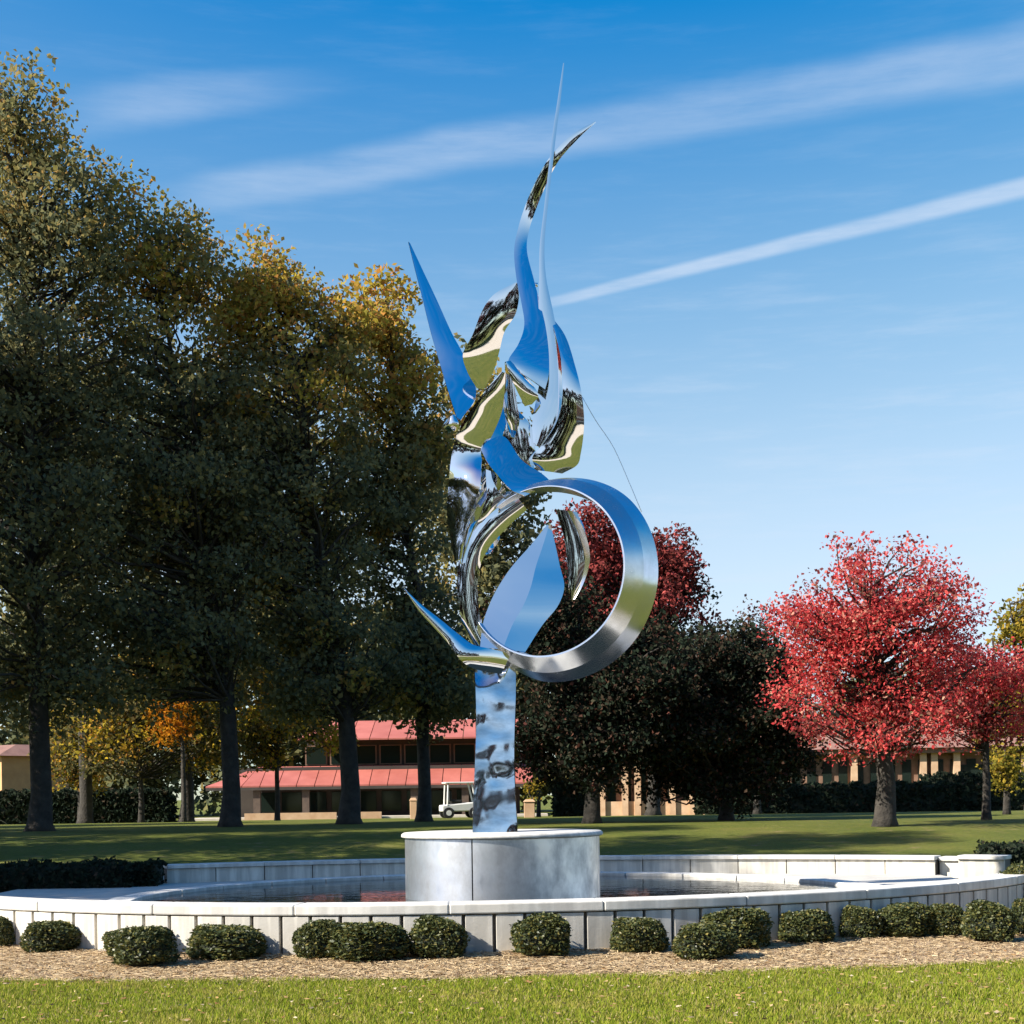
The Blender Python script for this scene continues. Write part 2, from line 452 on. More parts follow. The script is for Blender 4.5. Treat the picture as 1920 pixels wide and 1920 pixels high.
# fountain wall: an ellipse in plan, nearest point some 14.6 m off
WCX, WCY, WB = -0.9, 22.0, 7.35
def wall_pt(t, off=0.0):
    a = 7.6 if t < 0 else 8.3
    p = np.array([WCX + a * math.sin(t), WCY - WB * math.cos(t)])
    n = np.array([math.sin(t) / a, -math.cos(t) / WB]); n /= np.linalg.norm(n)
    return p + n * off, n
T0, T1 = math.radians(-80), math.radians(68)
def mulch_y(x): return 12.98 + 0.024 * (x + 0.8) ** 2
mv, mf = [], []
ts = np.linspace(T0, T1, 70)
for t in ts:
    p, n = wall_pt(t, 0.05)
    yb = min(mulch_y(p[0]), p[1] - 0.5)
    xb = p[0]
    for k in range(7):
        u = k / 6
        q = (p[0] + (xb - p[0]) * u, p[1] + (yb - p[1]) * u)
        mv.append((q[0], q[1], 0.05 - 0.044 * u))
mf = [(i * 7 + k, (i + 1) * 7 + k, (i + 1) * 7 + k + 1, i * 7 + k + 1) for i in range(len(ts) - 1) for k in range(6)]
mf = [f[::-1] for f in mf]
tag(mesh_obj('mulch_bed', mv, mf, 'mulch', smooth=True), kind='structure')
def mulch_z(x, y):
    return 0.03

rng = np.random.default_rng(5)
# loose pine straw on the bed
n = 60000
sx = rng.uniform(-7.5, 7.5, n); su = rng.uniform(0, 1, n)
wy = np.array([22 - WB * math.sqrt(max(0.0, 1 - ((x - WCX) / (7.6 if x < WCX else 8.3)) ** 2)) for x in sx])
my = mulch_y(sx) - 0.05
edge = rng.normal(0, 0.09, n) + 0.07 * np.sin(sx * 3.3 + np.sin(sx * 7.1))
sy = my + edge + (wy - my) * su
pos = np.stack([sx, sy, 0.012 + 0.045 * su + rng.uniform(0, 0.02, n)], 1)
ang = rng.uniform(0, math.pi, n); ln = rng.uniform(0.03, 0.10, n)[:, None]
a = np.stack([np.cos(ang), np.sin(ang), rng.normal(0, 0.12, n)], 1) * ln * 0.5
bq = np.stack([-np.sin(ang), np.cos(ang), rng.normal(0, 0.3, n)], 1) * 0.0035
v = np.stack([pos - a - bq, pos + a - bq, pos + a + bq, pos - a + bq], 1).reshape(-1, 3)
tag(link(bpy.data.objects.new('pine_straw', fast_mesh('pine_straw', v, np.arange(n * 4).reshape(n, 4), ['straw']))),
    'loose tan pine straw strewn over the planting bed', 'mulch', kind='stuff')
# grass blades of the near lawn
n = 230000
sx = rng.uniform(-6.5, 6.5, n)
sy = rng.uniform(0, 1, n) ** 1.0 * (mulch_y(sx) + 0.02 - 8.8) + 8.8
patch = np.sin(sx * 2.1 + 1.3 * np.sin(sy * 1.7)) * np.sin(sy * 2.6 + sx * 0.6) 
h = rng.uniform(0.02, 0.05, n) * (1 + 0.25 * patch)
ang = rng.uniform(0, 2 * math.pi, n); lean = rng.uniform(0.1, 0.9, n) * h
wd = rng.uniform(0.004, 0.008, n)
base = np.stack([sx, sy, np.zeros(n)], 1)
side = np.stack([np.cos(ang), np.sin(ang), np.zeros(n)], 1) * wd[:, None]
ang2 = rng.uniform(0, 2 * math.pi, n)
tip = base + np.stack([np.cos(ang2) * lean, np.sin(ang2) * lean, h], 1)
v = np.stack([base - side, base + side, tip], 1).reshape(-1, 3)
dry = np.clip(0.5 * np.sin(sx * 1.3 + 2 * np.sin(sy * 0.9 + 1)) * np.sin(sy * 3.1 + np.sin(sx * 2.3)) + 0.35 * np.sin(sx * 5.1 + sy * 2.2) * np.sin(sy * 6.3) - 0.2 + rng.normal(0, 0.18, n), 0, 0.5)
tag(link(bpy.data.objects.new('grass', fast_mesh('grass', v, np.arange(n * 3).reshape(n, 3), ['grass_blade'], turn=np.repeat(dry, 3)))),
    'sunlit yellow-green lawn grass in front of the planting bed', 'grass', kind='stuff')
# leaves fallen on the near lawn and the bed
n = 1500
sx = rng.uniform(-6, 6, n); sy = 9 + (mulch_y(sx) + 0.9 - 9) * rng.uniform(0, 1, n)
v, f, _ = leaf_quads(rng, np.stack([sx, sy, 0.035 + rng.uniform(0, 0.02, n)], 1), 0.05, flat=0.7)
tag(link(bpy.data.objects.new('fallen_leaves', fast_mesh('fallen_leaves', v, f, ['fallen_leaf']))),
    'small dry leaves scattered over the lawn', 'leaves', kind='stuff')

# ------------------------------------------------------------------ fountain
# terrace inside the wall, one sheet
tp = [wall_pt(t, -0.12)[0] for t in np.linspace(math.radians(-88), math.radians(85), 60)]
tp += [np.array([7.6, 30.0]), np.array([-8.6, 30.0])]
tag(mesh_obj('terrace', [(p[0], p[1], 0.1) for p in tp] + [(p[0], p[1], -0.05) for p in tp],
             [tuple(range(len(tp)))] + [(i, i + len(tp), (i + 1) % len(tp) + len(tp), (i + 1) % len(tp)) for i in range(len(tp))], 'terrace'), kind='structure')
DX, DY = float(P(942, 1600, 22.0)[0]), 22.0
# water
nW = 96
RWAT = 5.35
tag(mesh_obj('water', [(DX + (RWAT + 0.05) * math.cos(2 * math.pi * i / nW), DY + (RWAT + 0.05) * math.sin(2 * math.pi * i / nW), 0.112) for i in range(nW)],
             [tuple(range(nW))], 'water'), kind='structure')
# basin edge: a low ring of kerb stones
kerb = empty('basin_kerb', (DX, DY, 0.1))
tag(kerb, 'low pale stone kerb ring around the dark water', 'kerb')
nk = 30; mb = MB(); da = 2 * math.pi / nk
def arc_block(r0, r1, a0, a1, z0, z1, seg=4):
    vv, ff = [], []
    for i in range(seg + 1):
        a = a0 + (a1 - a0) * i / seg
        for r, z in ((r0, z0), (r1, z0), (r1, z1), (r0, z1)):
            vv.append((r * math.cos(a), r * math.sin(a), z))
    for i in range(seg):
        for k in range(4):
            k2 = (k + 1) % 4
            ff.append((i * 4 + k, i * 4 + k2, (i + 1) * 4 + k2, (i + 1) * 4 + k)[::-1])
    ff.append((0, 1, 2, 3)); ff.append((seg * 4 + 3, seg * 4 + 2, seg * 4 + 1, seg * 4))
    return vv, ff
vv, ff = arc_block(RWAT, RWAT + 0.38, -da / 2 + 0.002, da / 2 - 0.002, -0.05, 0.065)
k0 = bevel(mesh_obj('kerb_stone', vv, ff, 'coping', kerb), 0.012)
for i in range(1, nk):
    c = bevel(share(k0, kerb, rz=i * da), 0.012)

# near wall: core, precast panels, coping slabs
wall = empty('fountain_wall', (WCX, WCY - WB, 0))
tag(wall, 'long curved pale concrete wall with vertical joints behind the round shrubs', 'wall')
WO = np.array([WCX, WCY - WB, 0.0])
tt = np.linspace(T0, T1, 1200)
cp = np.array([wall_pt(t)[0] for t in tt])
arc = np.concatenate([[0], np.cumsum(np.linalg.norm(np.diff(cp, axis=0), axis=1))])
def t_at(s): return float(np.interp(s, arc, tt))
LEN = arc[-1]
cv, cf = [], []
cs = np.linspace(0, LEN, 120)
for s in cs:
    t = t_at(s)
    for off, z in ((-0.02, 0.0), (-0.02, 0.44), (-0.28, 0.44), (-0.28, 0.0)):
        p, n_ = wall_pt(t, off); cv.append((p[0] - WO[0], p[1] - WO[1], z))
for i in range(len(cs) - 1):
    for k in range(4):
        k2 = (k + 1) % 4
        cf.append((i * 4 + k, (i + 1) * 4 + k, (i + 1) * 4 + k2, i * 4 + k2))
cf.append((0, 1, 2, 3)); cf.append(tuple((len(cs) - 1) * 4 + k for k in (3, 2, 1, 0)))
mesh_obj('wall_core', cv, cf, 'joint', wall)
PW = 0.30
npan = int(LEN / PW)
gap = 0.034
panel0 = None
for i in range(npan):
    s = (i + 0.5) * LEN / npan
    p, n_ = wall_pt(t_at(s))
    rz = math.atan2(n_[0], -n_[1])
    loc = (p[0] - WO[0], p[1] - WO[1], 0)
    if panel0 is None:
        w = LEN / npan - gap
        panel0 = bevel(MB().box(-w / 2, w / 2, -0.025, 0.03, 0.0, 0.425).build('wall_panel', 'precast', wall), 0.006)
        panel0.location = loc; panel0.rotation_euler = (0, 0, rz)
    else:
        bevel(share(panel0, wall, loc, rz), 0.006)
# coping slabs, each about 1.5 m long and following the curve
nc = int(LEN / 1.5)
for i in range(nc):
    s0, s1 = i * LEN / nc + 0.003, (i + 1) * LEN / nc - 0.003
    vv, ff = [], []
    seg = 8
    for j in range(seg + 1):
        t = t_at(s0 + (s1 - s0) * j / seg)
        for off, z in ((0.042, 0.435), (0.042, 0.54), (-0.36, 0.54), (-0.36, 0.435)):
            p, n_ = wall_pt(t, off); vv.append((p[0] - WO[0], p[1] - WO[1], z))
    for j in range(seg):
        for k in range(4):
            k2 = (k + 1) % 4
            ff.append((j * 4 + k, (j + 1) * 4 + k, (j + 1) * 4 + k2, j * 4 + k2))
    ff.append((0, 1, 2, 3)); ff.append(tuple(seg * 4 + k for k in (3, 2, 1, 0)))
    bevel(mesh_obj('coping_slab', vv, ff, 'coping', wall), 0.015)

# far seat wall, concave towards the pool
FR, FCX, FCY = 14.8, DX, 28.0 - 14.8
def far_pt(a, off=0.0):      # a: angle from +Y, positive to the right; off: towards the pool
    return np.array([FCX + (FR - off) * math.sin(a), FCY + (FR - off) * math.cos(a)])
def seat_wall(name, label, a0, a1, npan, ztop=0.43, zb=0.08, back=0.0):
    mid = far_pt((a0 + a1) / 2); o = empty(name, (mid[0], mid[1], 0)); tag(o, label, 'wall')
    def blk(nm, b0, b1, o0, o1, z0, z1, mat, bev, seg):
        vv, ff = [], []
        for i in range(seg + 1):
            a = b0 + (b1 - b0) * i / seg
            for off, z in ((o1, z0), (o1, z1), (o0, z1), (o0, z0)):
                p = far_pt(a, off - back); vv.append((p[0] - mid[0], p[1] - mid[1], z))
        for i in range(seg):
            for k in range(4):
                k2 = (k + 1) % 4
                ff.append((i * 4 + k, (i + 1) * 4 + k, (i + 1) * 4 + k2, i * 4 + k2))
        ff.append((0, 1, 2, 3)); ff.append(tuple(seg * 4 + k for k in (3, 2, 1, 0)))
        q = mesh_obj(nm, vv, ff, mat, o)
        if bev: bevel(q, bev)
    g = 0.012 / FR
    blk('wall_core', a0 + g, a1 - g, -0.30, -0.01, zb - 0.05, ztop - 0.07, 'joint', 0, max(2, int((a1 - a0) * 40)))
    for i in range(npan):
        b0 = a0 + (a1 - a0) * i / npan; b1 = a0 + (a1 - a0) * (i + 1) / npan
        blk('wall_panel', b0 + 0.008 / FR, b1 - 0.008 / FR, -0.005, 0.03, zb - 0.04, ztop - 0.075, 'precast', 0.005, 3)
    nslab = max(1, npan // 2)
    for i in range(nslab):
        b0 = a0 + (a1 - a0) * i / nslab; b1 = a0 + (a1 - a0) * (i + 1) / nslab
        blk('coping_slab', b0 + 0.003 / FR, b1 - 0.003 / FR, -0.36, 0.08, ztop - 0.07, ztop, 'coping', 0.01, 4)
aL = -math.asin((6.25 + DX * 0) / FR); 
seat_wall('seat_wall', 'long low pale concrete wall across the far side of the pool', math.asin((-6.2 - DX) / FR), math.asin((7.35 - DX) / FR), 16)
seat_wall('end_pier', 'short sunlit pale concrete wall block at the right end of the far wall', math.asin((7.68 - DX) / FR), math.asin((8.35 - DX) / FR), 1, ztop=0.45)

seat_wall('recessed_pier', 'narrow recessed wall piece between the far wall and its end block', math.asin((7.36 - DX) / FR), math.asin((7.66 - DX) / FR), 1, ztop=0.41, back=0.2)
# drum pedestal
drum = empty('drum_pedestal', (DX, DY, 0.05))
tag(drum, 'wide round grey steel drum standing in the water under the sculpture', 'pedestal')
RD = 1.43
HD = float(P(942, 1562, 22 - RD)[2]) - 0.05
nd = 4; da = 2 * math.pi / nd
def curved_panel(r0, r1, a0, a1, z0, z1, seg, name, mat, bw):
    vv, ff = arc_block(r0, r1, a0, a1, z0, z1, seg)
    o = mesh_obj(name, vv, ff, mat, drum)
    bevel(o, bw)
    for p in o.data.polygons: p.use_smooth = True
    wn_ = o.modifiers.new('wn', 'WEIGHTED_NORMAL')
    return o
seam_a = -math.pi / 2 - math.asin((942 - 890) / 127.0 / RD)
core_v, core_f = arc_block(0.3, RD - 0.03, 0, 2 * math.pi, -0.02, HD - 0.09, 64)
mesh_obj('drum_core', core_v, core_f, 'joint', drum)
for i in range(nd):
    a0 = seam_a + i * da
    curved_panel(RD - 0.03, RD, a0 + 0.006, a0 + da - 0.006, -0.02, HD - 0.085, 48, 'drum_panel', 'drum_steel', 0.004)
cv, cf = [], []
nseg = 96
prof = [(0.0, HD - 0.02), (RD - 0.3, HD - 0.008), (RD + 0.02, HD - 0.012), (RD + 0.05, HD - 0.035), (RD + 0.055, HD - 0.07), (RD + 0.03, HD - 0.084), (RD - 0.2, HD - 0.084)]
for i in range(nseg):
    a = 2 * math.pi * i / nseg
    for r, z in prof[1:]: cv.append((r * math.cos(a), r * math.sin(a), z))
cv.append((0, 0, prof[0][1]))
np_ = len(prof) - 1
for i in range(nseg):
    i2 = (i + 1) % nseg
    cf.append((nseg * np_, i * np_, i2 * np_))
    for k in range(np_ - 1): cf.append((i * np_ + k, i * np_ + k + 1, i2 * np_ + k + 1, i2 * np_ + k))
mesh_obj('cap', cv, cf, 'coping', drum, smooth=True)

# ------------------------------------------------------------------ sculpture
D0 = 22.0
scul = empty('flame_sculpture', (DX, D0, HD + 0.05))
tag(scul, 'tall abstract polished steel sculpture of flame-like blades and a ring on a post', 'sculpture')
SO = np.array([DX, D0, HD + 0.05])
def S(x, y, d): return P(x, y, D0 + d) - SO
def catmull(pts, n):
    pts = np.array(pts, float); m = len(pts)
    ext = np.vstack([2 * pts[0] - pts[1], pts, 2 * pts[-1] - pts[-2]])
    seg = np.linalg.norm(np.diff(pts, axis=0), axis=1); cum = np.concatenate([[0], np.cumsum(seg)])
    out = []
    for s in np.linspace(0, cum[-1], n):
        i = min(m - 2, int(np.searchsorted(cum, s, 'right') - 1)); i = max(i, 0)
        u = (s - cum[i]) / (seg[i] + 1e-9)
        p0, p1, p2, p3 = ext[i], ext[i + 1], ext[i + 2], ext[i + 3]
        out.append(0.5 * ((2 * p1) + (-p0 + p2) * u + (2 * p0 - 5 * p1 + 4 * p2 - p3) * u ** 2 + (-p0 + 3 * p1 - 3 * p2 + p3) * u ** 3))
    return np.array(out)
def blade(name, rows, thick=0.035, bulge=0.05, ridge=False, mat='mirror_steel', N=40, M=9, label=None, aim=None, aim_at=(-1, 0.0)):
    """a bent steel plate: rows of (left x, left y, right x, right y, depth, skew); depth in metres behind the sculpture's axis"""
    if aim is not None:
        # bend the plate so that it mirrors the given elevations (degrees): the plate leans by half the turn of the sight line
        ym = [(r[1] + r[3]) / 2 for r in rows]
        tau = [math.radians((e - math.degrees(math.atan((HY - y) / F))) / 2) for e, y in zip(aim, ym)]
        d = [0.0]
        for i in range(1, len(rows)):
            d.append(d[-1] - math.tan((tau[i] + tau[i - 1]) / 2) * (ym[i] - ym[i - 1]) / 127.0)
        k0 = aim_at[0]
        rows = [(r[0], r[1], r[2], r[3], d[i] - d[k0] + aim_at[1], (r[4] if len(r) > 4 else 0.0)) for i, r in enumerate(rows)]
    L = [S(r[0], r[1], r[4] - (r[5] if len(r) > 5 else 0) / 2) for r in rows]
    R = [S(r[2], r[3], r[4] + (r[5] if len(r) > 5 else 0) / 2) for r in rows]
    both = catmull(np.hstack([L, R]), N)
    L, R = both[:, :3], both[:, 3:]
    grid = np.zeros((N, M, 3))
    for i in range(N):
        w = np.linalg.norm(R[i] - L[i])
        for j in range(M):
            u = j / (M - 1)
            q = L[i] * (1 - u) + R[i] * u
            prof = (1 - abs(2 * u - 1)) if ridge else (1 - (2 * u - 1) ** 2)
            grid[i, j] = q + np.array([0, -1, 0]) * bulge * w * prof * (1 if ridge else 1)
    # normals for the back face
    du = np.gradient(grid, axis=0); dv = np.gradient(grid, axis=1)
    nn = np.cross(du, dv); ln = np.linalg.norm(nn, axis=2, keepdims=True); nn = nn / np.maximum(ln, 1e-9)
    nn[nn[..., 1] < 0] *= -1
    wv = np.linalg.norm(R - L, axis=1)
    th = np.minimum(thick, wv * 0.5 + 0.008)[:, None, None]
    back = grid + nn * th
    vs_ = []; fs = []; sm = []
    def add(g, flip):
        k = len(vs_); a_, b_ = g.shape[:2]
        vs_.extend(g.reshape(-1, 3))
        for i in range(a_ - 1):
            for j in range(b_ - 1):
                q = (k + i * b_ + j, k + i * b_ + j + 1, k + (i + 1) * b_ + j + 1, k + (i + 1) * b_ + j)
                fs.append(q[::-1] if flip else q)
    if ridge:
        h_ = M // 2
        add(grid[:, :h_ + 1], False); add(grid[:, h_:], False)
    else: add(grid, False)
    add(back, True)
    for sl, fl in ((np.s_[:, 0], True), (np.s_[:, -1], False)):
        add(np.stack([grid[sl], back[sl]], 1), fl)
    for sl, fl in ((np.s_[0, :], False), (np.s_[-1, :], True)):
        add(np.stack([grid[sl], back[sl]], 1), fl)
    o = mesh_obj(name, vs_, fs, mat, scul, smooth=True)
    if label: o['label'] = label
    return o

# post
pr = [(889, 1205, 966, 1205), (890, 1250, 967, 1262), (892, 1300, 967, 1304), (893, 1360, 965, 1360), (891, 1420, 964, 1420), (888, 1490, 966, 1490), (886, 1568, 971, 1568)]
blade('post', pr, thick=0.30, bulge=-0.012, mat='pylon_steel', aim=[24, 22, 20, 18, 16, 14, 13], aim_at=(-1, -.22), label='rectangular brushed steel post')
# ring
RC_f = S(1018, 1071, -0.50); RC_b = S(1046, 1083, 0.05)
ax = RC_b - RC_f; ax /= np.linalg.norm(ax)
u_ = np.cross(ax, [0, 0, 1.0]); u_ /= np.linalg.norm(u_); w_ = np.cross(u_, ax)
rf, rb = 1.225, 1.545
def ring_skin(prof, name, mat, n=128):
    vs_, fs = [], []
    # each profile segment keeps its own vertices so that its edges stay crisp
    A0, A1 = math.radians(-146), math.radians(126)     # open at the left, where the stem and tail join it
    for (r0, q0), (r1, q1) in zip(prof[:-1], prof[1:]):
        k = len(vs_); m = 6
        for i in range(n + 1):
            a = A0 + (A1 - A0) * i / n
            e = math.cos(a) * u_ + math.sin(a) * w_
            k_ = 0.25 + 0.75 * sstep(126, 40, math.degrees(a)) if a > 0 else 0.5 + 0.5 * sstep(-146, -95, math.degrees(a))
            for j in range(m + 1):
                t = j / m
                q_ = q0 + (q1 - q0) * t; r_ = rf + (r0 + (r1 - r0) * t - rf) * k_
                vs_.append(RC_f + (RC_b - RC_f) * q_ * k_ + e * r_)
        for i in range(n):
            for j in range(m):
                fs.append((k + i * (m + 1) + j, k + (i + 1) * (m + 1) + j, k + (i + 1) * (m + 1) + j + 1, k + i * (m + 1) + j + 1))
    # close both ends
    for i in (0, n):
        fs.append(tuple(sg * (n + 1) * 7 + i * 7 for sg in range(len(prof) - 1)))
    return mesh_obj(name, vs_, fs, mat, scul, smooth=True)
o = ring_skin([(rf + 0.018, 0.0), (1.44, 0.42), (rb, 1.0), (1.20, 1.0), (rf - 0.006, 0.0), (rf + 0.018, 0.0)], 'ring', 'ring_steel')
o['label'] = 'broad open steel hoop with a flared outer face'
# blades
blade('blade', [(766, 453, 769, 456), (777, 500, 792, 505), (791, 555, 818, 560), (807, 620, 846, 622), (822, 672, 870, 668), (840, 732, 893, 738), (856, 782, 864, 787)], bulge=0.015,
      aim=[50, 52, 54, 56, 57, 58, 58], aim_at=(-1, .03), label='dagger-shaped blade at the upper left, mirroring deep blue sky')
blade('blade', [(1116, 227, 1117, 229), (1073, 252, 1088, 256), (1033, 292, 1050, 298), (1007, 335, 1027, 340), (985, 385, 1006, 390), (971, 430, 992, 432), (964, 470, 988, 470), (968, 520, 1000, 520), (978, 570, 1013, 570), (983, 610, 1023, 612), (972, 645, 1029, 660), (953, 676, 1029, 702), (966, 692, 1022, 730)], bulge=0.03, N=64,
      aim=[14, 8, 0, -10, 4, 20, 48, 56, 58, 58, 55, 34, 16], aim_at=(-1, .03), label='tall S-curved flame blade ending in a hooked tip')
blade('blade', [(967, 529, 970, 531), (925, 553, 973, 558), (903, 585, 966, 590), (886, 628, 946, 622), (868, 664, 936, 660), (876, 697, 927, 692), (894, 728, 908, 730)], bulge=0.025,
      aim=[6.5, 6, 3.5, -2, -7.5, -11, -15], aim_at=(-1, .02), label='leaf-shaped blade leaning forward')
blade('blade', [(1056, 118, 1058, 118), (1045, 190, 1051, 190), (1036, 250, 1043, 250), (1028, 320, 1035, 320), (1020, 390, 1027, 390), (1012, 460, 1021, 460), (1011, 520, 1024, 520), (1010, 580, 1037, 584), (1014, 640, 1049, 650), (1014, 700, 1054, 712), (1006, 745, 1052, 762), (998, 792, 1040, 806), (1000, 830, 1014, 840)], bulge=0.05, N=80,
      aim=[24, 24, 24, 24, 23, 22, 20, 18, 17, 17, 17, 16, 15], aim_at=(-1, .30), label='needle-topped blade mirroring pale sky, widening behind the S-curved one')
blade('blade', [(1027, 588, 1031, 590), (1040, 622, 1060, 630), (1052, 675, 1079, 688), (1055, 722, 1090, 735), (1052, 762, 1095, 780), (1041, 797, 1094, 815), (1018, 832, 1089, 850), (998, 858, 1082, 872), (1008, 882, 1054, 888)], bulge=0.045, N=60,
      aim=[50, 52, 44, 7, -2, -6.5, -8.5, -5, -9], aim_at=(3, .13), label='crescent blade mirroring the ground in bands')
blade('blade', [(944, 700, 962, 704), (942, 740, 968, 744), (946, 776, 974, 786), (958, 806, 970, 808)], bulge=0.08, N=20, aim=[7, 5, 4, 4], aim_at=(-1, .1), label='short dark-mirroring blade between the stem and the S-curved blade')
blade('blade', [(948, 678, 957, 676, .0, .05), (955, 700, 985, 706, .02, .05), (968, 730, 1009, 739, .06, .05), (984, 762, 998, 758, .1)], bulge=0.06, label='short blade under the S-curved flame blade')
blade('blade', [(940, 697, 948, 699), (905, 738, 946, 735), (880, 772, 941, 772), (860, 805, 926, 810), (850, 838, 908, 845), (845, 866, 903, 866, -.05), (843, 886, 902, 884, -.2), (840, 920, 900, 912, -.48), (838, 960, 888, 948, -.5), (843, 1005, 870, 998, -.3), (853, 1052, 862, 1048, -.1)], bulge=0.04, N=64,
      aim=[-3, -8, -12, -7, -10, 48, 48, 10, 8, 8, 8], aim_at=(4, -.02), label='main stem blade, folded, above the ring')
blade('blade', [(902, 843, 914, 826, -.2, .05), (915, 868, 946, 819, -.2, .22), (934, 892, 978, 862, -.22, .24), (958, 918, 1016, 888, -.25, .22), (985, 930, 1035, 905, -.25, .15)], bulge=0.04,
      label='broad blue-mirroring tongue lying over the top of the ring')
blade('blade', [(836, 788, 852, 777, -.1, -.1), (831, 800, 860, 793, -.1, -.12), (842, 811, 859, 807, -.08, -.1)], bulge=0.25, N=12, label='small bright curled blade end')
blade('blade', [(755, 1100, 758, 1103, -.55), (788, 1132, 783, 1142, -.48, -.015), (824, 1160, 813, 1176, -.44, -.03), (856, 1186, 842, 1208, -.42, -.04), (886, 1208, 866, 1240, -.44, -.04), (918, 1216, 896, 1256, -.36, -.02), (958, 1226, 940, 1264, -.2, .0)], bulge=0.1,
      label='pointed tail sweeping up to the left from the foot of the ring')
blade('blade', [(926, 926, 934, 936, .15, -.1), (896, 953, 907, 962, .12, -.12), (876, 985, 888, 990, .1, -.12), (865, 1022, 874, 1023, .1, -.12), (859, 1062, 865, 1062, .12, -.08)], bulge=0.1, label='narrow bright crescent at the left of the ring')
blade('blade', [(895, 974, 925, 976, .3, .1), (902, 1008, 937, 1008, .26, .12), (910, 1042, 922, 1034, .2)], bulge=0.05, label='small pale fin inside the ring')
blade('blade', [(1029, 980, 1032, 981), (997, 1020, 1041, 1020), (960, 1062, 1050, 1062), (932, 1104, 1058, 1100), (915, 1140, 1046, 1136), (905, 1172, 1017, 1172), (900, 1214, 985, 1222)], bulge=0.07, ridge=True,
      aim=[20, 22, 25, 28, 32, 36, 40], aim_at=(-1, -.12), label='ridged blue-mirroring fin standing inside the ring')
blade('blade', [(1042, 955, 1082, 960), (1058, 1010, 1100, 1008), (1064, 1060, 1106, 1050), (1066, 1100, 1094, 1094), (1070, 1126, 1077, 1124)], bulge=0.06,
      aim=[6, 5, 4, 3, 3], aim_at=(0, .30), label='dark-mirroring blade behind the fin inside the ring')
blade('blade', [(962, 922, 988, 956), (905, 960, 948, 992), (866, 1028, 908, 1042), (857, 1100, 895, 1100), (866, 1165, 903, 1164), (886, 1212, 922, 1208)], bulge=0.08, N=30,
      aim=[6, 5, 4, 4, 3, 3], aim_at=(0, .05), label='dark-mirroring curved blade along the left inside of the ring')
blade('blade', [(1070, 966, 1080, 962, .45, .05), (1082, 985, 1092, 980, .45, .06), (1092, 1012, 1099, 1008, .42, .05), (1096, 1032, 1099, 1030, .4)], bulge=0.08, label='thin blue strip at the upper right inside the ring')
blade('blade', [(932, 762, 972, 770), (916, 800, 996, 800), (914, 842, 1004, 848), (940, 884, 1000, 890)], bulge=0.06, N=24, aim=[7, 6, 5, 4], aim_at=(0, .42), label='broad dark-mirroring plate behind the stem above the ring')
blade('blade', [(905, 878, 950, 896), (886, 918, 962, 932), (878, 962, 938, 972), (890, 1000, 905, 1004)], bulge=0.09, N=24, aim=[8, 6, 4, 4], aim_at=(0, .05), label='dark-mirroring plate at the upper left of the ring')
mb = MB(); mb.tube(catmull([S(1092, 745, .15), S(1118, 790, .18), S(1150, 838, .15), (S(1180, 905, .12)), S(1203, 960, .06)], 16), [0.005] * 16, 6)
mb.build('wire', 'ring_steel', scul, smooth=True)
mb = MB(); mb.tube([S(988, 536, .58), S(1008, 534, .5)], [0.05, 0.03], 10); mb.build('bracket', 'mirror_steel', scul, smooth=True)

# ------------------------------------------------------------------ clipped shrubs
def shrub_mesh(seed, n=4200):
    r = np.random.default_rng(seed)
    d = r.normal(size=(n, 3)); d /= np.linalg.norm(d, axis=1, keepdims=True)
    d[:, 2] = np.where(d[:, 2] < -0.55, -d[:, 2], d[:, 2])
    ph = r.uniform(0, 6.28, 6)
    lump = 1 + 0.09 * np.sin(3 * d[:, 0] + ph[0]) * np.sin(4 * d[:, 1] + ph[1]) + 0.06 * np.sin(5 * d[:, 2] + ph[2] + 3 * d[:, 0]) + 0.03 * np.sin(9 * d[:, 1] + ph[3])
    rad = (1 - np.abs(r.normal(0, 0.055, n))) * lump + 0.11 * r.uniform(0, 1, n) * (r.uniform(0, 1, n) > 0.93)
    sq = np.sign(d) * np.abs(d) ** np.array([0.88, 0.88, 0.72])
    pos = sq * rad[:, None]
    pos[:, 2] = pos[:, 2] * 0.5 + 0.5
    v, f, _ = leaf_quads(r, pos * np.array([0.5, 0.5, 1.0]), 0.072)
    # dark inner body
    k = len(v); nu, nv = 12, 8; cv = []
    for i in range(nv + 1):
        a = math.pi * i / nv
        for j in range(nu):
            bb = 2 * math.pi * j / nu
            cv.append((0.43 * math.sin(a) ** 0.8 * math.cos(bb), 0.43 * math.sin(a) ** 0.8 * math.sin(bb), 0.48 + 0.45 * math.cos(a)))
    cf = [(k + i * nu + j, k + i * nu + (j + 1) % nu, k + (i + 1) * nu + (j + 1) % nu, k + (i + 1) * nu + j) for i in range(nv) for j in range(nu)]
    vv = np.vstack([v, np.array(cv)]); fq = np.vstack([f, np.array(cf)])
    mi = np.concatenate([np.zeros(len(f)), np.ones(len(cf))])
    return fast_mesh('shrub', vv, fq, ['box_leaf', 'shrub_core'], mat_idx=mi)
SM = [shrub_mesh(s) for s in range(1, 10)]
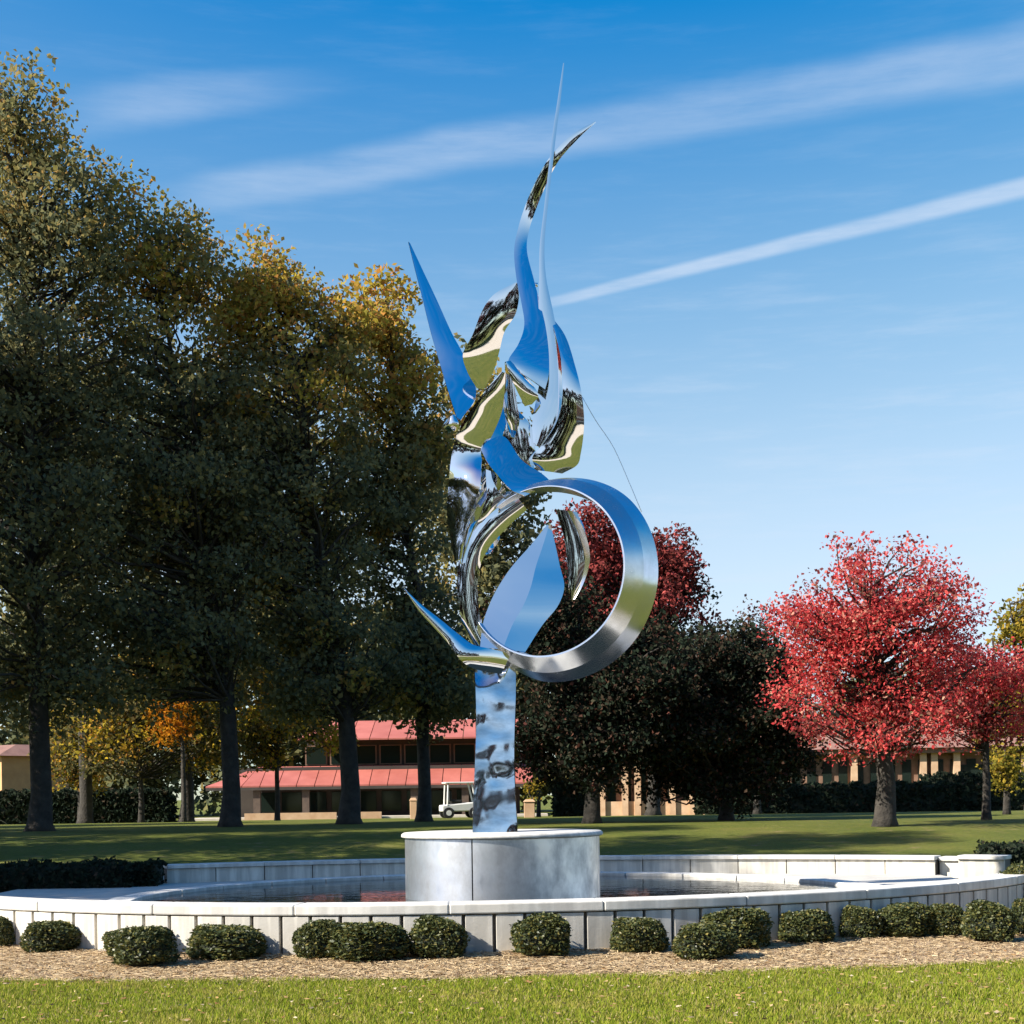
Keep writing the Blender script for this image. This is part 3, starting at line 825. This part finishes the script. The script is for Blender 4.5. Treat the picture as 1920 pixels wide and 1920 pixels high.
shrubs = [
    (-30, 28, 1718, 1780, 'dark round shrub cut off by the left edge of the photo'),
    (45, 148, 1722, 1783, 'clipped round shrub standing alone, first whole one from the left edge'),
    (197, 315, 1727, 1785, 'clipped shrub against the wall, partly hidden by a rounder one in front, at left'),
    (215, 327, 1745, 1822, 'ball-shaped shrub standing forward on the straw with a long shadow, at left'),
    (358, 494, 1735, 1803, 'wide flat-topped shrub standing alone right of the forward ball at left'),
    (553, 645, 1722, 1795, 'clipped shrub at the left of the touching group of three'),
    (622, 768, 1728, 1803, 'widest shrub, in the middle of the touching group of three'),
    (768, 875, 1716, 1795, 'clipped shrub at the right of the touching group of three'),
    (960, 1073, 1712, 1790, 'round shrub standing alone before the wall just right of the post'),
    (1147, 1250, 1715, 1785, 'round shrub standing alone where the wall falls into shade'),
    (1265, 1380, 1740, 1808, 'low shrub standing forward on the straw, right of the centre'),
    (1320, 1442, 1703, 1780, 'taller shrub behind the low forward one, right of the centre'),
    (1465, 1565, 1695, 1762, 'yellow-topped round shrub alone before the shaded wall at right'),
    (1577, 1650, 1695, 1760, 'narrow shrub at the left end of the right-hand row'),
    (1640, 1752, 1703, 1767, 'second shrub of the right-hand row, wide and low'),
    (1740, 1812, 1700, 1765, 'third shrub of the right-hand row, small'),
    (1806, 1905, 1700, 1775, 'large round shrub at the right end of the right-hand row'),
    (1868, 1960, 1655, 1712, 'shrub higher up against the wall at the right edge of the photo'),
    (1900, 1990, 1690, 1765, 'shrub cut off by the right edge of the photo beside the row'),
]
def wall_y(x):
    a = 7.6 if x < WCX else 8.3
    return WCY - WB * math.sqrt(max(0.02, 1 - ((x - WCX) / a) ** 2))
for i, (x0, x1, yt, yb, lab) in enumerate(shrubs):
    g = G((x0 + x1) / 2, yb)
    wdt = (x1 - x0) * g[1] / F
    dep = wdt * 0.9
    cyy = g[1] + dep * 0.35
    xx = g[0] * cyy / g[1]
    lim = wall_y(xx) - dep * 0.5 - 0.06
    if cyy > lim:
        cyy = lim; xx = g[0] * cyy / g[1]
    wdt = (x1 - x0) * cyy / F
    hgt = (yb - yt) * cyy / F * 1.05
    if i in (17,): cyy, hgt = lim, 0.62
    o = bpy.data.objects.new('shrub', SM[i % 9]); link(o)
    o.location = (xx, cyy, 0.0); o.scale = (wdt, dep, hgt); o.rotation_euler = (0, 0, (i * 1.7) % 0.6 - 0.3)
    tag(o, lab, 'shrub', 'clipped round shrubs before the fountain wall')

# ------------------------------------------------------------------ hedges
def hedge(label, cx, cy_, z, lx, ly, h, seed, n, rz=0.0, mat='dark_leaf', leaf=0.09):
    r = np.random.default_rng(seed)
    face = r.choice(5, n, p=[0.3, 0.2, 0.34, 0.08, 0.08])
    u = r.uniform(-0.5, 0.5, n); w = r.uniform(-0.5, 0.5, n); t = r.uniform(0, 1, n)
    pos = np.zeros((n, 3))
    for k, (fx, fy, fz) in enumerate(((u, np.full(n, -0.5), t), (u, np.full(n, 0.5), t), (u, w, np.ones(n)), (np.full(n, -0.5), w, t), (np.full(n, 0.5), w, t))):
        s = face == k
        pos[s] = np.stack([fx, fy, fz], 1)[s]
    lump = 0.06 * np.sin(pos[:, 0] * lx * 5) 
    pos = pos * np.array([lx, ly, h]) * (1 - 0.05 * np.abs(r.normal(size=(n, 1)))) + r.normal(0, 0.03, (n, 3))
    pos[:, 2] *= (1 + lump)
    v, f, _ = leaf_quads(r, pos, leaf)
    k = len(v)
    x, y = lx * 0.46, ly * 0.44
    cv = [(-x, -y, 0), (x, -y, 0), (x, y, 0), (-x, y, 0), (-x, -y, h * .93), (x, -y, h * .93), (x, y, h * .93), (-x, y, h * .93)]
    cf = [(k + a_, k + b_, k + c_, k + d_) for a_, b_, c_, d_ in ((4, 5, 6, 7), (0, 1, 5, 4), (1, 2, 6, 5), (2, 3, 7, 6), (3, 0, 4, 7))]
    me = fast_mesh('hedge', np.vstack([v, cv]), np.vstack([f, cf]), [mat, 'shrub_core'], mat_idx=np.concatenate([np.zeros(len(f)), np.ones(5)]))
    o = link(bpy.data.objects.new('hedge', me)); o.location = (cx, cy_, z); o.rotation_euler = (0, 0, rz)
    tag(o, label, 'hedge')
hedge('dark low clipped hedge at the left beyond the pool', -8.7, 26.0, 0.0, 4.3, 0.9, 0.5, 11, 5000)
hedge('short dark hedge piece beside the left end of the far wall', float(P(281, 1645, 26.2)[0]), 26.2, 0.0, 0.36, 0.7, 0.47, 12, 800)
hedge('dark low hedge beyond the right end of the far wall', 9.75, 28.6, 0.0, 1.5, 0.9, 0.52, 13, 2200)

# ------------------------------------------------------------------ trees
def make_tree(name, label, D, bx, by, trunk_px, crown, n_cl, n_leaf, leaf, mat, seed, cl_r=(0.7, 1.4), bark='bark', turn=lambda q, r: 0.0, fork=None, group=None, sparse=1.0, world_base=None, cat='tree', hollow=0.5, lead=0.88):
    """crown: ellipsoids (x, y, rx, ry) in photo pixels at the tree's distance; they become metres here"""
    r = np.random.default_rng(seed)
    s = D / F
    base = G(bx, by, 0) if False else None
    b0 = P(bx, by, D); zb = zg(b0[0], D)
    basew = np.array([b0[0], D, zb])
    root = empty(name, basew); tag(root, label, cat, group)
    els = []
    for (x, y, rx, ry) in crown:
        c = P(x, y, D); els.append((c - basew, rx * s, ry * s))
    vol = np.array([e[1] ** 2 * e[2] for e in els]) ** 0.8; vol /= vol.sum()
    top = max(e[0][2] + e[2] for e in els); bot = min(e[0][2] - e[2] for e in els)
    cmain = els[int(np.argmax(vol))][0]
    cl = []
    for k in range(n_cl):
        e = els[r.choice(len(els), p=vol)]
        d = r.normal(size=3); d /= np.linalg.norm(d)
        q = r.uniform(0, 1) ** hollow
        p = e[0] + d * q * np.array([e[1] * 0.93, e[1] * 0.93, e[2] * 0.95])
        cl.append((p, d, q))
    # trunk and limbs
    mb = MB()
    tr = trunk_px * s / 2
    zf = (bot + (top - bot) * 0.12) if fork is None else fork
    lead_top = np.array([cmain[0] * 0.9, cmain[1], bot + (top - bot) * lead])
    lead = [np.array([0, 0, -0.15]), np.array([0, 0, 0.25]), np.array([tr * .2, 0, 1.2]), np.array([cmain[0] * 0.01, 0, zf * 0.7]), np.array([cmain[0] * 0.05, cmain[1] * .2, zf])]
    for u in (0.25, 0.5, 0.75, 1.0):
        lead.append(lead[4] * (1 - u) + lead_top * u + r.normal(0, 0.12, 3) * np.array([1, 1, 0]))
    rad = [tr * 1.75, tr * 1.25, tr * 1.02, tr * 0.93, tr * 0.85, tr * 0.62, tr * 0.42, tr * 0.24, 0.03]
    mb.tube(lead, rad, 12)
    leadz = np.array([p[2] for p in lead]); leada = np.array(lead)
    for p, d, q in cl:
        hd = math.hypot(p[0] - cmain[0], p[1] - cmain[1])
        z0 = max(zf * 0.8, min(p[2] - 0.2, p[2] - 0.55 * hd))
        z0 = min(z0, leadz[-1] - 0.2)
        st = np.array([np.interp(z0, leadz, leada[:, i]) for i in range(3)])
        if np.linalg.norm(p - st) < 0.4: continue
        m1 = st * 0.66 + p * 0.34 + r.normal(0, 0.18, 3); m2 = st * 0.33 + p * 0.67 + r.normal(0, 0.2, 3)
        rr = max(0.02, min(tr * 0.3, 0.018 * np.linalg.norm(p - st) + 0.015))
        mb.tube([st, m1, m2, p], [rr, rr * 0.75, rr * 0.5, rr * 0.2], 5, cap=False)
    mb.build('trunk', bark, root, smooth=True)
    # leaves
    pos, tv = [], []
    for p, d, q in cl:
        R_ = r.uniform(*cl_r); nl = max(8, int(n_leaf * sparse * (R_ / cl_r[1]) ** 1.5 * r.uniform(0.6, 1.2)))
        g = r.normal(size=(nl, 3)); g /= np.linalg.norm(g, axis=1, keepdims=True)
        rad_ = r.uniform(0, 1, nl) ** 0.5 * R_
        off = g * rad_[:, None] * np.array([1, 1, 0.7])
        pos.append(p + off)
        hfrac = (p[2] - bot) / (top - bot)
        t = turn(np.array([(p[0] - cmain[0]) / els[0][1], hfrac, q]), r)
        tv.append(np.clip(t + r.normal(0, 0.12, nl), 0, 1))
    pos = np.vstack(pos); tv = np.concatenate(tv)
    v, f, tt_ = leaf_quads(r, pos, leaf, tv)
    me = fast_mesh('crown', v, f, [mat], turn=tt_)
    link(bpy.data.objects.new('crown', me), root)
    return root
def copy_tree(root, loc, rz, label, group, scale=1.0):
    c = root.copy(); COL.objects.link(c); c.location = loc; c.rotation_euler = (0, 0, rz); c.scale = (scale,) * 3
    c['label'] = label
    if group: c['group'] = group
    for ch in root.children:
        k = ch.copy(); COL.objects.link(k); k.parent = c
    return c
TG = 'large oaks at the left'
oak_turn_lit = lambda q, r: max(0, (q[1] - 0.55) * 2.6) * (q[2] > 0.5) * r.uniform(0.2, 1.5) + (0.5 if r.uniform() < 0.05 else 0)  # turned leaves on the outer tops; their sunlit gold is in the colour too
oak_turn_lit2 = lambda q, r: max(0, (q[1] - 0.48) * 3.0) * (q[2] > 0.4) * r.uniform(0.3, 1.4) + (0.6 if r.uniform() < 0.07 else 0)
tA = make_tree('oak_tree', 'tallest dark oak at the left edge, its thin top reaching highest in the photo', 50, 75, 1560, 39, [(40, 800, 260, 540), (70, 1260, 190, 100), (30, 240, 100, 150), (60, 420, 170, 200), (150, 430, 110, 120)], 400, 190, 0.20, 'oak_leaf', 21, (0.7, 1.3), turn=lambda q, r: 0.5 * oak_turn_lit(q, r))
tB = make_tree('oak_tree', 'dark oak second from the left edge with a yellow-tinged top', 53, 432, 1552, 33, [(270, 880, 240, 500), (340, 1220, 190, 130), (290, 480, 130, 140), (420, 950, 150, 330)], 380, 190, 0.20, 'oak_leaf', 22, (0.7, 1.3), turn=oak_turn_lit)
tC = make_tree('oak_tree', 'dark oak with a thick forked trunk and golden top left of the sculpture', 55, 655, 1548, 35, [(530, 880, 200, 420), (590, 1220, 170, 130), (470, 560, 120, 130), (570, 560, 75, 90), (630, 640, 65, 100), (700, 1280, 110, 65)], 385, 190, 0.20, 'oak_leaf', 23, (0.7, 1.25), turn=oak_turn_lit2, fork=4.6)
tD = make_tree('oak_tree', 'slimmer oak with orange-brown leaves beside the dagger-shaped blade', 58, 795, 1550, 24, [(725, 940, 140, 400), (800, 1240, 110, 140), (710, 600, 80, 95), (790, 800, 70, 180), (830, 1295, 85, 60)], 260, 180, 0.22, 'oak_leaf', 24, (0.65, 1.2), turn=oak_turn_lit2)
make_tree('oak_tree', 'oak right behind the sculpture, its twiggy top beside the upper blades', 74, 905, 1535, 24, [(890, 990, 125, 360), (860, 680, 40, 90), (960, 930, 55, 140)], 170, 110, 0.34, 'oak_leaf', 25, (0.9, 1.6), turn=oak_turn_lit)
make_tree('oak_tree', 'distant dark oak filling the gap behind the second and third oaks', 84, 350, 1536, 24, [(420, 980, 330, 330)], 200, 110, 0.40, 'oak_leaf', 26, (1.3, 2.3), turn=lambda q, r: 0.1 * r.uniform())
make_tree('oak_tree', 'distant dark oak behind the tallest oak at the left edge', 80, 160, 1536, 24, [(90, 950, 260, 330)], 160, 110, 0.40, 'oak_leaf', 27, (1.3, 2.3), turn=lambda q, r: 0.1 * r.uniform())
# small autumn trees beneath the oaks
make_tree('small_tree', 'dull olive understorey tree with a thin trunk left of the orange one', 78, 265, 1537, 10, [(215, 1350, 125, 120), (300, 1300, 110, 100), (390, 1370, 70, 80)], 190, 100, 0.24, 'dull_leaf', 31, (0.8, 1.4), turn=lambda q, r: 0.9 * (r.uniform() < 0.3))
make_tree('small_tree', 'dull yellow understorey tree just right of the tallest oak trunk', 84, 150, 1536, 9, [(150, 1400, 75, 90)], 90, 90, 0.24, 'dull_leaf', 36, (0.8, 1.3), turn=lambda q, r: 0.8 * (r.uniform() < 0.35))
make_tree('small_tree', 'small tree with bright orange leaves under the oaks at the left', 74, 345, 1537, 8, [(325, 1345, 40, 60)], 26, 60, 0.2, 'yellow_leaf', 32, (0.5, 0.9), turn=lambda q, r: 0.9)
make_tree('small_tree', 'yellow-green understorey tree seen between the forked oak and its left neighbour', 82, 520, 1534, 9, [(540, 1310, 105, 130), (480, 1390, 60, 60), (600, 1390, 50, 50)], 160, 90, 0.24, 'dull_leaf', 33, (0.8, 1.4), turn=lambda q, r: 0.9 * (r.uniform() < 0.5))
make_tree('small_tree', 'small yellow tree just right of the post', 80, 998, 1530, 5, [(996, 1478, 17, 26)], 12, 50, 0.16, 'yellow_leaf', 34, (0.3, 0.6), turn=lambda q, r: 0.1)
make_tree('small_tree', 'small dull red tree right of the post', 90, 1010, 1530, 7, [(1003, 1400, 32, 55)], 24, 60, 0.2, 'red_leaf', 35, (0.5, 1.0), turn=lambda q, r: 0.7)
# right of the sculpture
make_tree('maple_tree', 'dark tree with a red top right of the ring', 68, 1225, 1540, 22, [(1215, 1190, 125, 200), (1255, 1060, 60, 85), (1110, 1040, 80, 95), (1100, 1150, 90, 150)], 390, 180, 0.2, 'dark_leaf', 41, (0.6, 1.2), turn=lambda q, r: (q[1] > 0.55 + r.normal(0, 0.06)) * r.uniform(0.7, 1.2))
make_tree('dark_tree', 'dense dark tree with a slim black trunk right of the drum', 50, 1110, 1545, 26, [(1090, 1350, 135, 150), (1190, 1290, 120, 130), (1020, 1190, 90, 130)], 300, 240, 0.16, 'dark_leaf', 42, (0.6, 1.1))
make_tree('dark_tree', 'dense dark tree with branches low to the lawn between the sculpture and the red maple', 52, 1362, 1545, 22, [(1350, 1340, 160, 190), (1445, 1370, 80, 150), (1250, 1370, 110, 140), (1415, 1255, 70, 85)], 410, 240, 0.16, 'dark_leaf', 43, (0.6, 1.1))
make_tree('bare_tree', 'twiggy purple-grey tree behind the left side of the red maple', 76, 1420, 1536, 12, [(1410, 1210, 45, 90), (1450, 1280, 50, 80)], 70, 24, 0.2, 'red_leaf', 44, (0.5, 1.0), turn=lambda q, r: 0.95)
tR = make_tree('maple_tree', 'bright red maple with sky showing through its open crown', 43, 1660, 1568, 34, [(1640, 1160, 180, 165), (1545, 1235, 120, 150), (1760, 1215, 110, 140), (1640, 1340, 200, 85)], 250, 210, 0.115, 'red_leaf', 45, (0.5, 1.05), turn=lambda q, r: 0.7 * (r.uniform() < 0.12 + 0.3 * (q[1] < 0.3)), hollow=0.45, lead=0.7)
make_tree('maple_tree', 'lower red maple at the right edge overlapping the bright one', 47, 1850, 1560, 14, [(1870, 1285, 110, 115), (1800, 1320, 75, 85)], 110, 190, 0.115, 'red_leaf', 46, (0.45, 0.95), turn=lambda q, r: 0.75 * (r.uniform() < 0.3))
make_tree('young_tree', 'young thin-trunked tree with yellow-green leaves at the right edge', 56, 1888, 1542, 11, [(1885, 1440, 38, 45)], 30, 60, 0.16, 'yellow_leaf', 47, (0.3, 0.7), turn=lambda q, r: 0.0)
make_tree('poplar_tree', 'yellow-green tree behind the maples at the right edge', 72, 1930, 1538, 14, [(1925, 1190, 62, 105), (1900, 1330, 70, 90)], 110, 80, 0.24, 'yellow_leaf', 48, (0.6, 1.1), turn=lambda q, r: 0.05)
# oaks beyond the left edge that shade the lawn and the far wall
SG = 'oaks beyond the left edge that shade the lawn'
sl = 'oak beyond the left edge, known by the shade it throws on the lawn'
for (x, y, rz, sc_) in ((-23, 24.4, 1.9, 1.03), (-23.5, 21.9, 1.7, 0.98), (-15.5, 29.0, 0.0, 0.95), (-18.5, 35.5, 0.1, 0.85), (-31, 40, 2.1, 1.05), (-20.5, 45, 0.2, 1.03), (-34, 45, 4.0, 0.8), (-32, 56, 1.2, 0.72)):
    copy_tree(tB if sc_ < 1.04 else tA, (x, y, zg(x, y)), rz, sl, SG, sc_)
# the campus behind the viewer, seen only in the mirror steel
def woods(name, label, n_cl, xr, y0, dy, topf, leaf, mat, seed, per=95, turnp=0.25):
    r = np.random.default_rng(seed); pos, tv = [], []
    for k in range(n_cl):
        x = r.uniform(*xr); z = r.uniform(0.03, 1) ** 0.8 * topf(x)
        c = np.array([x, y0 + r.uniform(-dy, dy), z]); R_ = r.uniform(1.4, 2.6)
        g = r.normal(size=(per, 3)); g /= np.linalg.norm(g, axis=1, keepdims=True)
        pos.append(c + g * (r.uniform(0, 1, per) ** 0.5 * R_)[:, None])
        tv.append(np.clip((r.uniform() < turnp) * r.uniform(0.3, 0.9) + r.normal(0, 0.1, per), 0, 1))
    v, f, t_ = leaf_quads(r, np.vstack(pos), leaf, np.concatenate(tv))
    tag(link(bpy.data.objects.new(name, fast_mesh(name, v, f, [mat], turn=t_))), label, 'woods', kind='stuff')
woods('mirrored_woods', 'dark wood that shows only as a reflection in the steel blades', 900, (-62, 62), -62, 5, lambda x: 22 + 2.5 * math.sin(x * 0.3) + 2 * math.sin(x * 0.71), 0.9, 'dark_leaf', 78, per=60)
tag(mesh_obj('path', [(-120, -48, 0.012), (120, -48, 0.012), (120, -25, 0.012), (-120, -25, 0.012)], [(0, 1, 2, 3)], 'path_stone'), kind='structure')

# the wood that closes the view behind the buildings
woods('distant_woods', 'dull green wood closing the view behind the buildings', 1500, (-75, 75), 138, 7, lambda x: 18.5 + 2.2 * math.sin(x * 0.21) + 1.6 * math.sin(x * 0.57 + 1) - 10 * sstep(2, 24, x), 0.75, 'oak_leaf', 77)

# ------------------------------------------------------------------ buildings
def part(mb, name, mat, root): return mb.build(name, mat, root)
# red-roofed hall
D = 112.0; s = D / F
def XL(x): return (x - 960) * s
def ZL(y, x=650): return float(P(x, y, D)[2])
hall = empty('red_roofed_hall', (XL(650), D, 0))
tag(hall, 'long two-storey hall with red metal roofs seen under the oaks at the left', 'building')
ox = XL(650)
x0, x1 = XL(385) - ox, XL(1000) - ox
z_e1, z_r1 = ZL(1474), ZL(1437)       # eave and ridge of the lower roof
z_e2, z_r2 = ZL(1386), ZL(1346)
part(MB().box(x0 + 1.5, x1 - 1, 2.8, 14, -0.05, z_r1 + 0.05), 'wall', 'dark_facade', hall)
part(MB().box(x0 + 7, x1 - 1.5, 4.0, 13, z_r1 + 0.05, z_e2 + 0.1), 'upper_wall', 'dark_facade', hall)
def roof_panels(xa, xb, yf, yb, ze, zr, hipl=0.0, w=1.35):
    nP = int((xb - xa) / w)
    for i in range(nP):
        a, b_ = xa + (xb - xa) * i / nP, xa + (xb - xa) * (i + 1) / nP
        at = max(a, xa + hipl) if i * w < hipl else a
        bt = max(b_, xa + hipl + 0.02) if i * w < hipl else b_
        g = 0.03
        MB().hexa([(a + g, yf, ze), (b_ - g, yf, ze), (bt - g, yb, zr), (at + g, yb, zr), (a + g, yf, ze + .12), (b_ - g, yf, ze + .12), (bt - g, yb, zr + .12), (at + g, yb, zr + .12)]).build('roof_panel', 'red_roof', hall)
roof_panels(x0, x1, 0.0, 3.6, z_e1, z_r1, hipl=3.4)
roof_panels(x0 + 6.5, x1 - 1, 1.8, 7.0, z_e2, z_r2, hipl=2.0)
part(MB().box(x0 + 0.05, x1, -0.06, 0.08, z_e1 - 0.22, z_e1 - 0.01), 'fascia', 'dark_facade', hall)
for px in (425, 480, 572, 668, 776, 872, 950):
    X = XL(px) - ox
    part(MB().box(X - 0.26, X + 0.26, 0.25, 0.75, -0.05, z_e1 - 0.02), 'column', 'shaded_brick', hall)
for k in range(8):
    a = XL(560 + k * 48) - ox
    f_ = part(MB().box(a, a + 1.7, 3.86, 3.98, ZL(1432), ZL(1394)), 'window', 'brown_brick', hall)
    MB().box(a + 0.1, a + 1.6, 3.82, 3.858, ZL(1430), ZL(1396)).build('pane', 'window_glass', f_)
for k in range(10):
    a = XL(470 + k * 48) - ox
    MB().box(a, a + 1.5, 2.70, 2.79, 0.5, z_e1 - 0.4).build('pane', 'window_glass', hall)
part(MB().box(x0 - 1, x1 + 1, -3.0, 2.5, -0.05, 0.16), 'step', 'pale_stone', hall)
part(MB().box(x0 + 3.5, XL(640) - ox, -3.3, -3.04, -0.05, 0.5), 'low_wall', 'tan_stone', hall)
part(MB().box(XL(680) - ox, XL(722) - ox, -3.3, -3.04, -0.05, 0.5), 'low_wall', 'tan_stone', hall)
# tan building at the left edge
D = 96.0; s = D / F
lb = empty('tan_building', (XL(-30), D, 0), math.radians(-38))
tag(lb, 'sunlit orange-tan building corner at the left edge behind the tallest oak', 'building')
zt = ZL(1418, 20)
part(MB().box(-5.0, 2.0, 0, 5, 1.6, zt), 'wall', 'orange_stone', lb)
part(MB().box(-4.9, 1.9, 0.25, 4.9, -0.05, 1.6), 'lower_wall', 'brown_brick', lb)
part(MB().hexa([(-5.4, -0.5, zt), (2.4, -0.5, zt), (2.4, 5.4, zt), (-5.4, 5.4, zt), (-3.4, 2, zt + .8), (0.6, 2, zt + .8), (0.6, 3, zt + .8), (-3.4, 3, zt + .8)]), 'roof', 'slate_roof', lb)
for a in (-4.2, -2.6, -1.0, 0.6):
    MB().box(a, a + 0.9, 0.18, 0.247, 0.4, 1.4).build('window', 'window_glass', lb)
# tan stone building behind the trees at the right
D = 104.0; s = D / F
rb_ = empty('stone_building', (XL(1500), D, 0), math.radians(-9))
tag(rb_, 'low tan stone building with pale piers behind the trees at the right', 'building')
ox = XL(1500)
def RX(x): return (x - 1500) * s
zr = ZL(1415, 1600); zs = ZL(1497, 1600); zh = ZL(1440, 1600)
part(MB().box(RX(1090), RX(2050), 0.5, 12, -0.05, zr), 'wall', 'brown_brick', rb_)
part(MB().box(RX(1090) - .1, RX(2050), 0.1, 0.45, -0.05, zs), 'low_wall', 'tan_stone', rb_)
part(MB().box(RX(1088), RX(2052), -0.5, 0.6, zr + 0.002, zr + 0.35), 'cornice', 'brown_brick', rb_)
part(MB().hexa([(RX(1080), -0.8, zr + .36), (RX(2060), -0.8, zr + .36), (RX(2060), 13, zr + .36), (RX(1080), 13, zr + .36), (RX(1180), 5, zr + 2.6), (RX(1960), 5, zr + 2.6), (RX(1960), 7, zr + 2.6), (RX(1180), 7, zr + 2.6)]), 'roof', 'slate_roof', rb_)
for px in range(1105, 2040, 29):
    if px in (): continue
    wx = RX(px)
    wd_ = 0.62
    MB().box(wx + 0.1, wx + 0.1 + wd_, 0.40, 0.497, zs + 0.02, zh + 0.5).build('window', 'window_glass', rb_)
for px in (1128, 1172, 1196, 1232, 1262, 1300, 1600, 1725, 1745, 1785, 1860, 1905):
    wx = RX(px)
    MB().box(wx - 0.22, wx + 0.22, -0.12, 0.38, -0.05, zr - 0.002).build('pier', 'tan_stone', rb_)
MB().box(RX(1786), RX(1842), 0.30, 0.398, zs + 0.02, zh + 0.1).build('window', 'window_glass', rb_)
# dark shrubs along its foot
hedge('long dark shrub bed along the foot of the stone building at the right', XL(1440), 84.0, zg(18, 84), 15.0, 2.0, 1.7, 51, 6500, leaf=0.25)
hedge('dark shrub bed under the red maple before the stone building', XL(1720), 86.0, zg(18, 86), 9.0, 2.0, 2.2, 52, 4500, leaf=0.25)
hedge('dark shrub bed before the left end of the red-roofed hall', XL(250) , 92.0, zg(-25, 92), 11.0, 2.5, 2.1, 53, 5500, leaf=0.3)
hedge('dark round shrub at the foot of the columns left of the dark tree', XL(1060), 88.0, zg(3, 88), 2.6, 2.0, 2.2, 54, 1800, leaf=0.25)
# brick building behind the viewer
bb_ = empty('brick_building', (17, -54, 0))
tag(bb_, 'banded brick building that shows only as a reflection in the crescent blade', 'building')
part(MB().box(-11, 11, -6, 0, -0.05, 8.5), 'wall', 'brown_brick', bb_)
for k in range(3):
    MB().box(-11.1, 11.1, 0.002, 0.2, 1.0 + 2.9 * k, 2.0 + 2.9 * k).build('stone_band', 'pale_stone', bb_)
# lamp-lit? no: two tan stone posts and a white cart on the walk before the hall
def stone_post(px, py, D, wpx, hpx, label):
    b0 = P(px, py, D); z = zg(b0[0], D)
    o = empty('stone_post', (b0[0], D, z)); tag(o, label, 'post', 'tan posts before the hall')
    w = wpx * D / F / 2; h = hpx * D / F
    bevel(MB().box(-w, w, -w, w, -0.05, h * 0.86).build('shaft', 'tan_stone', o), 0.02)
    bevel(MB().hexa([(-w * 1.2, -w * 1.2, h * .862), (w * 1.2, -w * 1.2, h * .862), (w * 1.2, w * 1.2, h * .862), (-w * 1.2, w * 1.2, h * .862), (-w * .7, -w * .7, h), (w * .7, -w * .7, h), (w * .7, w * .7, h), (-w * .7, w * .7, h)]).build('cap', 'tan_stone', o), 0.02)
stone_post(776, 1550, 66, 13, 40, 'sunlit tan stone post left of the drum beside the slim oak')
stone_post(993, 1545, 66, 20, 34, 'sunlit squat tan stone post just right of the steel post')
ct = P(862, 1545, 70); zc = zg(ct[0], 70)
cart = empty('utility_cart', (ct[0], 70, zc), math.radians(12)); tag(cart, 'small white utility cart partly hidden behind the steel post', 'cart')
bevel(MB().hexa([(-0.9, -.5, .32), (0.95, -.5, .32), (0.95, .5, .32), (-0.9, .5, .32), (-0.9, -.5, .62), (0.7, -.5, .75), (0.7, .5, .75), (-0.9, .5, .62)]).build('body', 'white_paint', cart), 0.05)
bevel(MB().box(-0.75, 0.7, -.55, .55, 1.62, 1.70).build('roof', 'white_paint', cart), 0.03)
for xx, x2 in ((-0.65, -0.6), (0.75, 0.5)):
    for yy in (-.47, .47):
        MB().tube([(xx, yy, 0.6), (x2, yy, 1.63)], [0.04, 0.04], 8).build('roof_post', 'white_paint', cart)
bevel(MB().box(-0.45, 0.05, -.46, .46, .74, .86).build('seat', 'black_rubber', cart), 0.03)
bevel(MB().box(-0.55, -0.44, -.46, .46, .80, 1.25).build('backrest', 'black_rubber', cart), 0.03)
for xx in (-0.6, 0.62):
    for yy in (-.5, .5):
        a = np.linspace(-0.09, 0.09, 2)
        w_ = MB().tube([(xx, yy - .09, .26), (xx, yy + .09, .26)], [0.26, 0.26], 18).build('wheel', 'black_rubber', cart)
        MB().tube([(xx, yy - .1, .26), (xx, yy + .1, .26)], [0.13, 0.13], 12).build('rim', 'white_paint', w_)
